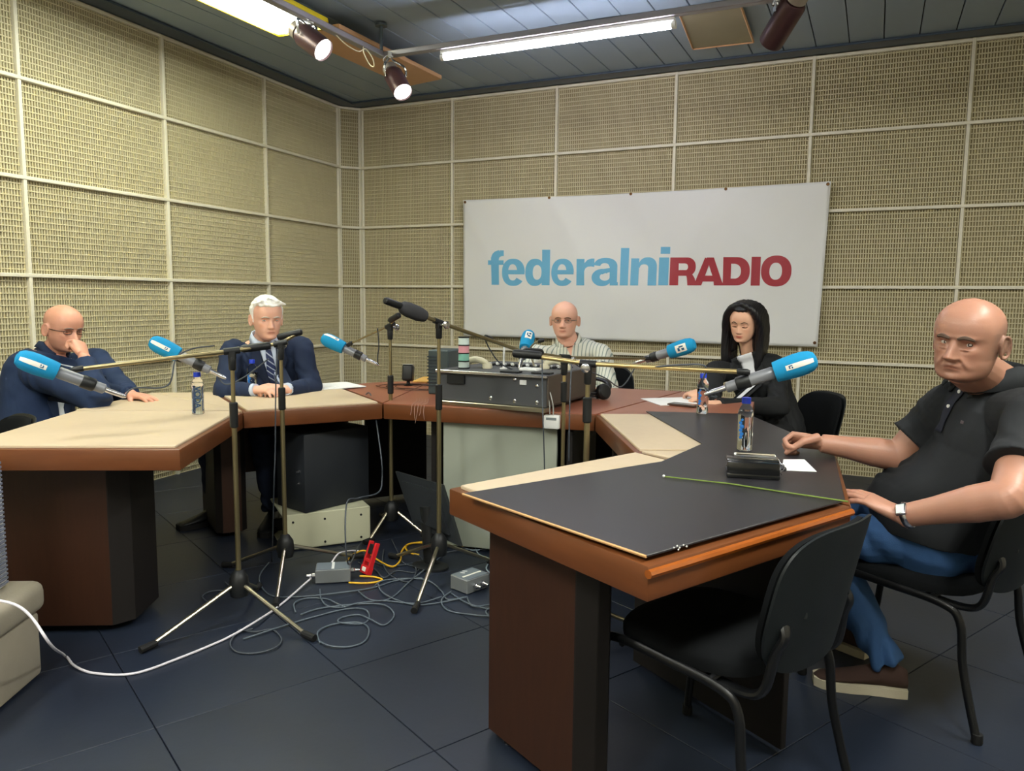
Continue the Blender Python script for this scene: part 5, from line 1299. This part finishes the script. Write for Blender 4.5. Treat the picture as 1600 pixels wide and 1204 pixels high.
o = strip(d4['bv'], O, S4_, U4_, F4_, [(-.018, .185), (-.018, .03)], [(.018, .185), (.018, .03)], .003).build('placket', mat('placket_black', (28, 31, 44), .85), t4p, sharp=0); solid(o, .002)
def surf_pt(d, s, u, off=.004):
    O = d['hip'].lerp(d['neck'], .6); h = d['bv'].ray_cast(O+d['X']*s+d['U']*u+d['F']*.5, -d['F'], 1.2); return (h[0] or O)+d['F']*off
for u in (.115, .165): MB().lathe([(.0062, 0), (.0058, .003), (.003, .0035)], surf_pt(d4, 0, u, .005), F4_, 14).build('button', mat('pearl', (226, 228, 224), .3), t4p)
MB().box(surf_pt(d4, -.085, .085, .002), (.014, .010, .002), Matrix((S4_, U4_, F4_)).transposed(), bev=.0005).build('chest_emblem', mat('emblem_grey', (80, 70, 74), .6), t4p)
# watch
wa = U3(wrL-elL); wc = elL.lerp(wrL, .93)
wt = thing('wristwatch', 'steel wristwatch on the left wrist of the man in the black polo', 'watch', wc)
MB().tube([wc+(V((wa.y, -wa.x, 0)).normalized()*math.cos(a)+wa.cross(V((wa.y, -wa.x, 0)).normalized())*math.sin(a))*.0345 for a in [2*PI*k/28 for k in range(28)]], .009, 8, closed=True, flat=(.3, (wa.y, -wa.x, .001))).build('bracelet', M_nickel, wt)
wn = (toCam(wc)+V((0, 0, .6))).normalized(); wn = (wn-wa*wn.dot(wa)).normalized(); wx = wa.cross(wn)
RW = Matrix((wx, wa, wn)).transposed()
MB().box(wc+wn*.036, (.034, .030, .010), RW, bev=.003, seg=2).build('watch_case', M_nickel, wt)
MB().box(wc+wn*.0415, (.026, .022, .0012), RW, bev=.0004).build('dial', mat('dial_silver', (205, 215, 216), .2), wt)
# ---------------------------------------------------------------- 3: bald man in striped shirt behind the console
hd = at(882, 499, 5.0); tc = toCam(hd); tc.z = 0; tc.normalize()
hF = tc+LEFT*.12; hF.z = -.04; P3 = dict(folds=.6, fuzz=.5, fuzzcol=(.66, .60, .56), lips=(.82, .56, .54), wide=1.05, mouth_curve=.1, jaw=.3)
nk = at(888, 532, 5.05); hip = V((-1.74, 4.86, .54)); fs = U3((tc.x, tc.y, 0))
X3 = fs.cross(V((0, 0, 1)))
shR, shL = at(830, 556, 4.98), at(940, 555, 5.02); elR, elL = at(812, 618, 4.80), at(952, 618, 4.86); wrR, wrL = at(868, 616, 4.45), at(926, 612, 4.50)
d3 = person('bald man in a pale striped shirt seated behind the console', hip, nk, fs, fs, hd, hF, (0, 0, 1), (shR, shL), (elR, elL), (wrR, wrL),
    ((at(888, 618, 4.38)-wrR, (0, 0, -1), 1, (.3, .5, .5, .5, .5)), (at(908, 616, 4.42)-wrL, (0, 0, -1), -1, (.3, .5, .5, .5, .5))),
    H=.238, P=P3, skin=M_skB, build=(.05, 1.05, 1.08), neck_r=.064, g_mat=stripes('striped_shirt', (206, 208, 196), (132, 146, 140), .022, .0055, 0), g_infl=.012, sleeve=.9, garment_name='striped_shirt',
    kn=((-1.98, 4.50, .50), (-1.60, 4.44, .50)), an=((-1.98, 4.52, .10), (-1.58, 4.46, .10)), tr_mat=mat('trouser_dark', (34, 36, 42), .9))
eyes(d3['t'], d3['M'], P3, look=(.05, 0), openu=.34, openl=.26, skin=M_skB, body=d3['body']); brows(d3['t'], d3['M'], P3, mat('brow_brown', (120, 90, 70), .9), .009, .008)
glasses(d3, mat('thin_wire', (120, 110, 104), .3, metal=.6), hw=.09, hh=.05)
collar(d3['t'], nk-d3['U']*.004, d3['F'], d3['U'], .072, .070, .040, MATS['striped_shirt'], gap=.5, drop=1.0)
O = hip.lerp(nk, .6); o = strip(d3['bv'], O, d3['X'], d3['U'], d3['F'], [(-.035, .215), (0, .12)], [(.035, .215), (.001, .12)], .003).build('open_neck', M_skB, d3['t'], sharp=0)
ca = o.data.color_attributes.new('Col', 'FLOAT_COLOR', 'POINT'); ca.data.foreach_set('color', [1.0]*4*len(o.data.vertices))
o = strip(d3['bv'], O, d3['X'], d3['U'], d3['F'], [(-.016, .12), (-.016, -.12)], [(.016, .12), (.016, -.12)], .004).build('placket', mat('shirt_pale', (214, 216, 206), .85), d3['t'], sharp=0); solid(o, .002)
# ---------------------------------------------------------------- woman with long black hair
hd = at(1163, 504, 4.52); tc = toCam(hd); tc.z = 0; tc.normalize()
hF = tc+LEFT*.42; hF.z = -.26; PW = dict(folds=.1, lips=(.72, .22, .26), lipcol=1.25, sock=.8, brow=.4, wide=1.04, nose=.85, nosew=.85, lip=1.25, mouth_curve=.7, jaw=-.25)
nk = at(1172, 556, 4.60); hip = V((-.50, 4.78, .54)); fs = U3(tc*1.0+LEFT*.35); fh = fs
shR, shL = at(1118, 580, 4.52), at(1214, 576, 4.58); elR, elL = at(1108, 634, 4.32), at(1216, 636, 4.34); wrR, wrL = at(1098, 622, 4.16), at(1112, 632, 4.08)
dw = person('woman with long black hair in black blazer and white blouse', hip, nk, fh, fs, hd, hF, V((0, 0, 1))+LEFT*-.06, (shR, shL), (elR, elL), (wrR, wrL),
    ((at(1082, 612, 4.22)-wrR, U3((.3, .2, -1)), 1, (.3, .6, .6, .6, .6)), (at(1088, 622, 4.12)-wrL, U3((0, 0, -1)), -1, (.3, .5, .6, .6, .6))),
    H=.222, P=PW, skin=M_skW, build=(-.01, 1.02, .88), arm_r=(.046, .042, .038, .036, .024), g_mat=mat('blazer_black', (20, 22, 25), .8, var=.1, scale=40, bump=.2, bscale=400), g_infl=.013, sleeve=.9, garment_name='blazer',
    kn=((-.86, 4.52, .50), (-.62, 4.44, .50)), an=((-.84, 4.56, .10), (-.62, 4.48, .10)), tr_mat=mat('trouser_black', (20, 21, 24), .9), hsize=.88, neck_r=.046)
tw = dw['t']; MW = dw['M']; M_hair = mat('black_hair', (14, 14, 20), .38, var=.3, scale=60, stretch=(6, 6, .5), bump=.5, bscale=90)
eyes(tw, MW, PW, look=(-.1, -.35), openu=-.16, openl=.24, skin=M_skW, body=dw['body'], iris=(50, 34, 26)); brows(tw, MW, PW, mat('brow_black', (60, 42, 36), .9), .006, .020, .575)
for sg in (-1, 1): MB().tube([at_head(MW, sg*x, z, PW, .016) for x, z in ((.075, .472), (.105, .462), (.135, .459), (.165, .463), (.195, .475))], .0026, 5).build('eyelash', MATS['brow_black'], tw)
hb = MB()
def hgrow(x, y, z):
    if z > .85: return .065
    if y > .10+max(0, z-.7)*.6: return -.12          # face left free
    return .075
head_shell(hb, MW, {}, hgrow, zmin=.30)
def hp_(x, y, z): return MW@V((x, y, z))
for sg in (-1, 1):
    for k in range(8):
        a = k/7
        pts = [hp_(.05+sg*.01, .20-.5*a, 1.04-.03*a), hp_(sg*(.24+.03*a), .25-.50*a, .95-.03*a), hp_(sg*(.40+.015*a), .18-.46*a, .70), hp_(sg*(.455), .10-.40*a, .40), hp_(sg*(.46), .10-.40*a, .05), hp_(sg*(.46-.05*a), .16-.48*a, -.30), hp_(sg*(.44-.05*a), .24-.56*a, -.60-.1*a), hp_(sg*(.38), .28-.60*a, -.88-.06*math.sin(k*2))]
        hb.tube(spline(pts, 5), [(.014+.012*math.sin(min(1, i/14)*PI/2)-(.018*max(0, (i-26)/10))) for i in range(36)], 10)
hb.tube([hp_(0, -.30, .6), hp_(0, -.32, .3), hp_(0, -.30, 0), hp_(0, -.36, -.45)], [.06, .062, .06, .05], 14)
for sg in (-1, 1): hb.tube([hp_(sg*.34, -.10, .5), hp_(sg*.34, -.10, .1), hp_(sg*.36, -.06, -.3)], [.03, .036, .03], 12)
hm = remesh(hb, .0045, 12); displace(hm, lambda co, no: .0012*np.sin(co[:, 0]*300+co[:, 1]*240+3*np.sin(co[:, 2]*9))); mk('long_hair', hm, M_hair, tw)
O = hip.lerp(nk, .6); bvw = dw['bv']; M_bl = mat('blouse_white', (214, 216, 222), .7)
o = strip(bvw, O, dw['X'], dw['U'], dw['F'], [(-.045, .205), (-.012, -.05)], [(.045, .205), (.014, -.05)], .006).build('blouse', M_bl, tw, sharp=0); solid(o, .002)
for sg in (-1, 1):
    o = strip(bvw, O, dw['X'], dw['U'], dw['F'], [(sg*.048, .205), (sg*.030, .08), (sg*.006, -.06)], [(sg*.085, .200), (sg*.078, .07), (sg*.010, -.06)], .011).build('lapel', dw['g'].data.materials[0], tw, sharp=0); solid(o, .004)
    a = surf_pt(dw, 0, .165, .02); MB().tube(spline([a, a+dw['X']*sg*.022+dw['U']*.012, a+dw['X']*sg*.03-dw['U']*.02, a+dw['X']*sg*.018-dw['U']*.075, a+dw['X']*sg*.022-dw['U']*.12], 5), [.006]*21, 8, flat=(2.0, dw['X'])).build('neck_bow', MATS['blazer_black'] if sg > 0 else M_bl, tw)
collar(tw, nk-dw['U']*.002, dw['F'], dw['U'], .060, .056, .03, M_bl, gap=.3, drop=.6)
# ---------------------------------------------------------------- 2: white-haired man in navy suit
hd = at(417, 497, 4.36); tc = toCam(hd); tc.z = 0; tc.normalize()
hF = tc-LEFT*.30; hF.z = -.12; P2_ = dict(folds=1.2, wrinkles=[.66], lips=(.78, .54, .52), mouth_curve=-.4, wide=.98, nose=1.1, lip=.7, jaw=.1)
nk = at(413, 528, 4.44); hip = V((-3.22, 3.56, .54)); fs = U3(tc-LEFT*.15)
shR, shL = at(363, 547, 4.38), at(471, 542, 4.48); elR, elL = at(352, 612, 4.24), at(486, 606, 4.46); wrR, wrL = at(400, 609, 4.16), at(446, 608, 4.20)
d2 = person('white-haired man in navy suit and striped tie with folded hands', hip, nk, fs, fs, hd, hF, V((0, 0, 1)), (shR, shL), (elR, elL), (wrR, wrL),
    ((at(425, 607, 4.12)-wrR, U3((.2, .3, -1)), 1, (.3, .6, .7, .7, .7)), (at(422, 604, 4.15)-wrL, U3((-.2, .2, -1)), -1, (.3, .6, .7, .7, .7))),
    H=.238, P=P2_, skin=M_skB, build=(.02, 1.05, 1.05), arm_r=(.050, .047, .042, .041, .026), g_mat=mat('navy_suit', (26, 40, 68), .85, var=.08, scale=60), g_infl=.012, sleeve=.9, garment_name='suit_jacket',
    kn=((-3.02, 3.24, .50), (-3.34, 3.16, .50)), an=((-3.00, 3.28, .10), (-3.34, 3.20, .10)), tr_mat=mat('navy_trousers', (24, 34, 56), .9))
t2 = d2['t']; M2 = d2['M']
eyes(t2, M2, P2_, look=(-.15, .05), openu=.32, openl=.24, skin=M_skB, body=d2['body']); M_wh = mat('white_hair', (232, 232, 228), .6, var=.12, scale=40, bump=.5, bscale=80); brows(t2, M2, P2_, mat('brow_pale', (190, 180, 170), .9), .010, .008)
hb = MB()
def g2(x, y, z):
    if z > .86: return .06+.02*math.sin(x*14)*(y > 0)
    if y > .10 and z > .80: return .04+.02*math.sin(x*17)
    if y > .05+.25*max(0, z-.6): return -.10
    return .020+.03*max(0, min(1, (z-.45)*4))
head_shell(hb, M2, {}, g2, zmin=.40)
random.seed(5)
for k in range(34):
    a = random.uniform(-.28, .28); b0 = hp = M2@V((a, random.uniform(.05, .28), .98-abs(a)*.5))
    hb.tube([b0, b0+M2.to_3x3()@V((.05*random.choice((-1, 1)), .04, .035)), b0+M2.to_3x3()@V((.11*random.choice((-1, 1)), .01, .0))], [.007, .008, .004], 7)
hm = remesh(hb, .0045, 4); displace(hm, lambda co, no: .0026*np.sin(co[:, 0]*150+co[:, 2]*120+3*np.sin(co[:, 1]*40))*np.sin(co[:, 1]*90)); mk('wavy_hair', hm, M_wh, t2)
def suit(d, M_shirt, M_lapel, vtop=.21, vbot=-.06, tie=None, wd=.065):
    O = d['hip'].lerp(d['neck'], .6); a = (d['bv'], O, d['X'], d['U'], d['F'])
    solid(strip(*a, [(-wd*.8, vtop), (-.004, vbot)], [(wd*.8, vtop), (.004, vbot)], .006).build('shirt', M_shirt, d['t'], sharp=0), .002)
    for sg in (-1, 1): solid(strip(*a, [(sg*wd*.70, vtop), (sg*wd*.62, vtop*.5), (sg*.003, vbot)], [(sg*wd*1.25, vtop-.01), (sg*wd*1.60, vtop*.45), (sg*.03, vbot+.02), ], .012).build('lapel', M_lapel, d['t'], sharp=0), .004)
    if tie:
        solid(strip(*a, [(-.014, vtop-.035), (-.030, .02), (-.026, vbot)], [(.014, vtop-.035), (.030, .02), (.026, vbot)], .011).build('tie', tie, d['t'], sharp=0), .003)
        h = surf_pt(d, 0, vtop-.028, .014); MB().box(h, (.034, .026, .018), Matrix((d['X'], d['U'], d['F'])).transposed(), bev=.007, seg=2).build('tie_knot', tie, d['t'])
M_sh = mat('shirt_blue_white', (196, 208, 228), .7); M_tie = stripes('striped_tie', (30, 44, 86), (170, 178, 196), .028, .006, 0, .5, diag=.8)
suit(d2, M_sh, mat('navy_lapel', (22, 34, 58), .85), tie=M_tie)
collar(t2, nk-d2['U']*.002, d2['F'], d2['U'], .068, .062, .040, M_sh, gap=.28, drop=.8)
for a, w_ in ((elR, wrR), (elL, wrL)): q = V(a).lerp(V(w_), .91); MB().tube([q, V(a).lerp(V(w_), 1.0)], [.036, .034], 16).build('shirt_cuff', M_sh, t2)
# ---------------------------------------------------------------- 1: bald man in glasses, fist against the mouth
hd = at(99, 512, 4.0); tc = toCam(hd); tc.z = 0; tc.normalize()
hF = tc*.62-LEFT*.78; hF.z = -.24; P1_ = dict(folds=1.0, stubble=.75, lips=(.78, .54, .52), mouth_curve=-.2, fuzz=.25, wide=1.0, jaw=.1, nose=1.1)
nk = at(84, 548, 4.04); hip = V((-3.92, 2.52, .53)); fs = U3(tc*.45-LEFT*.85); fh = U3(-LEFT)
shR, shL = at(60, 584, 3.86), at(150, 566, 4.20); elR, elL = at(152, 624, 3.72), at(190, 612, 4.12); 
wrR = at(131, 556, 3.79); wrL = at(206, 617, 3.98)
d1 = person('bald bearded man in glasses and navy jacket resting his chin on his fist', hip, nk, fh, fs, hd, hF, V((0, 0, 1))-LEFT*.05, (shR, shL), (elR, elL), (wrR, wrL),
    ((at(119, 524, 3.84)-wrR, U3(-hF), 1, (.5, 1.25, 1.25, 1.25, 1.25), .0, (.2, .3, .9)), (at(235, 621, 3.93)-wrL, U3((.1, 0, -1)), -1, (.15, .15, .15, .15, .2), .2)),
    H=.240, P=P1_, skin=M_skC, build=(.03, 1.05, 1.02), g_mat=mat('navy_jacket', (28, 46, 78), .85, var=.1, scale=50), g_infl=.018, sleeve=.9, garment_name='jacket', wr_amp=.007,
    kn=((-3.50, 2.42, .50), (-3.52, 2.66, .50)), an=((-3.52, 2.44, .10), (-3.54, 2.68, .10)), tr_mat=MATS['trouser_dark'])
eyes(d1['t'], d1['M'], P1_, look=(0, -.3), openu=.16, openl=.26, skin=M_skC, body=d1['body']); brows(d1['t'], d1['M'], P1_, mat('brow_grey2', (130, 110, 100), .9), .009, .006)
glasses(d1, mat('dark_wire', (60, 50, 44), .3, metal=.5), hw=.09, hh=.048)
suit(d1, mat('t_shirt_white', (214, 218, 224), .8), mat('navy_lapel2', (22, 38, 66), .85), vtop=.135, vbot=-.22, wd=.075)
collar(d1['t'], nk-d1['U']*.004, d1['F'], d1['U'], .074, .070, .038, mat('jacket_collar', (24, 40, 68), .85), gap=.5, drop=1.0)
for i in range(4): MB().lathe([(.004, 0), (.004, .003)], surf_pt(d1, -.095, .02-i*.010, .016), d1['F'], 8).build('lapel_stud', mat('gold', (180, 150, 80), .4, metal=.7), d1['t'])

# ================================================================ CHAIRS IN PLACE
chair('black chair under the man in the black polo shirt', (.185, 2.88), math.atan2(.17, -.37), hs=.92)
ec = V((-.02, 2.0)); chair('empty black chair pushed against the near desk corner, seen from behind', (-.33, 2.0), math.atan2(.37, -.93), ks=.92, hs=.96)
chair('black chair at the right of the woman in the blazer', (-.50, 4.70), math.atan2(-.58, -.81), hs=.92)
chair('black chair behind the man in the striped shirt', (-1.62, 4.98), math.atan2(-.93, .40))
chair('dark chair behind the white-haired man', (-3.34, 3.60), math.atan2(-.75, .62))
chair('dark chair standing alone at the left edge beside the bearded man', (-3.56, 1.88), math.atan2(-.95, -.3), hs=.90)
chair('black chair under the bearded man in glasses', (-3.93, 2.52), .12, hs=.95)
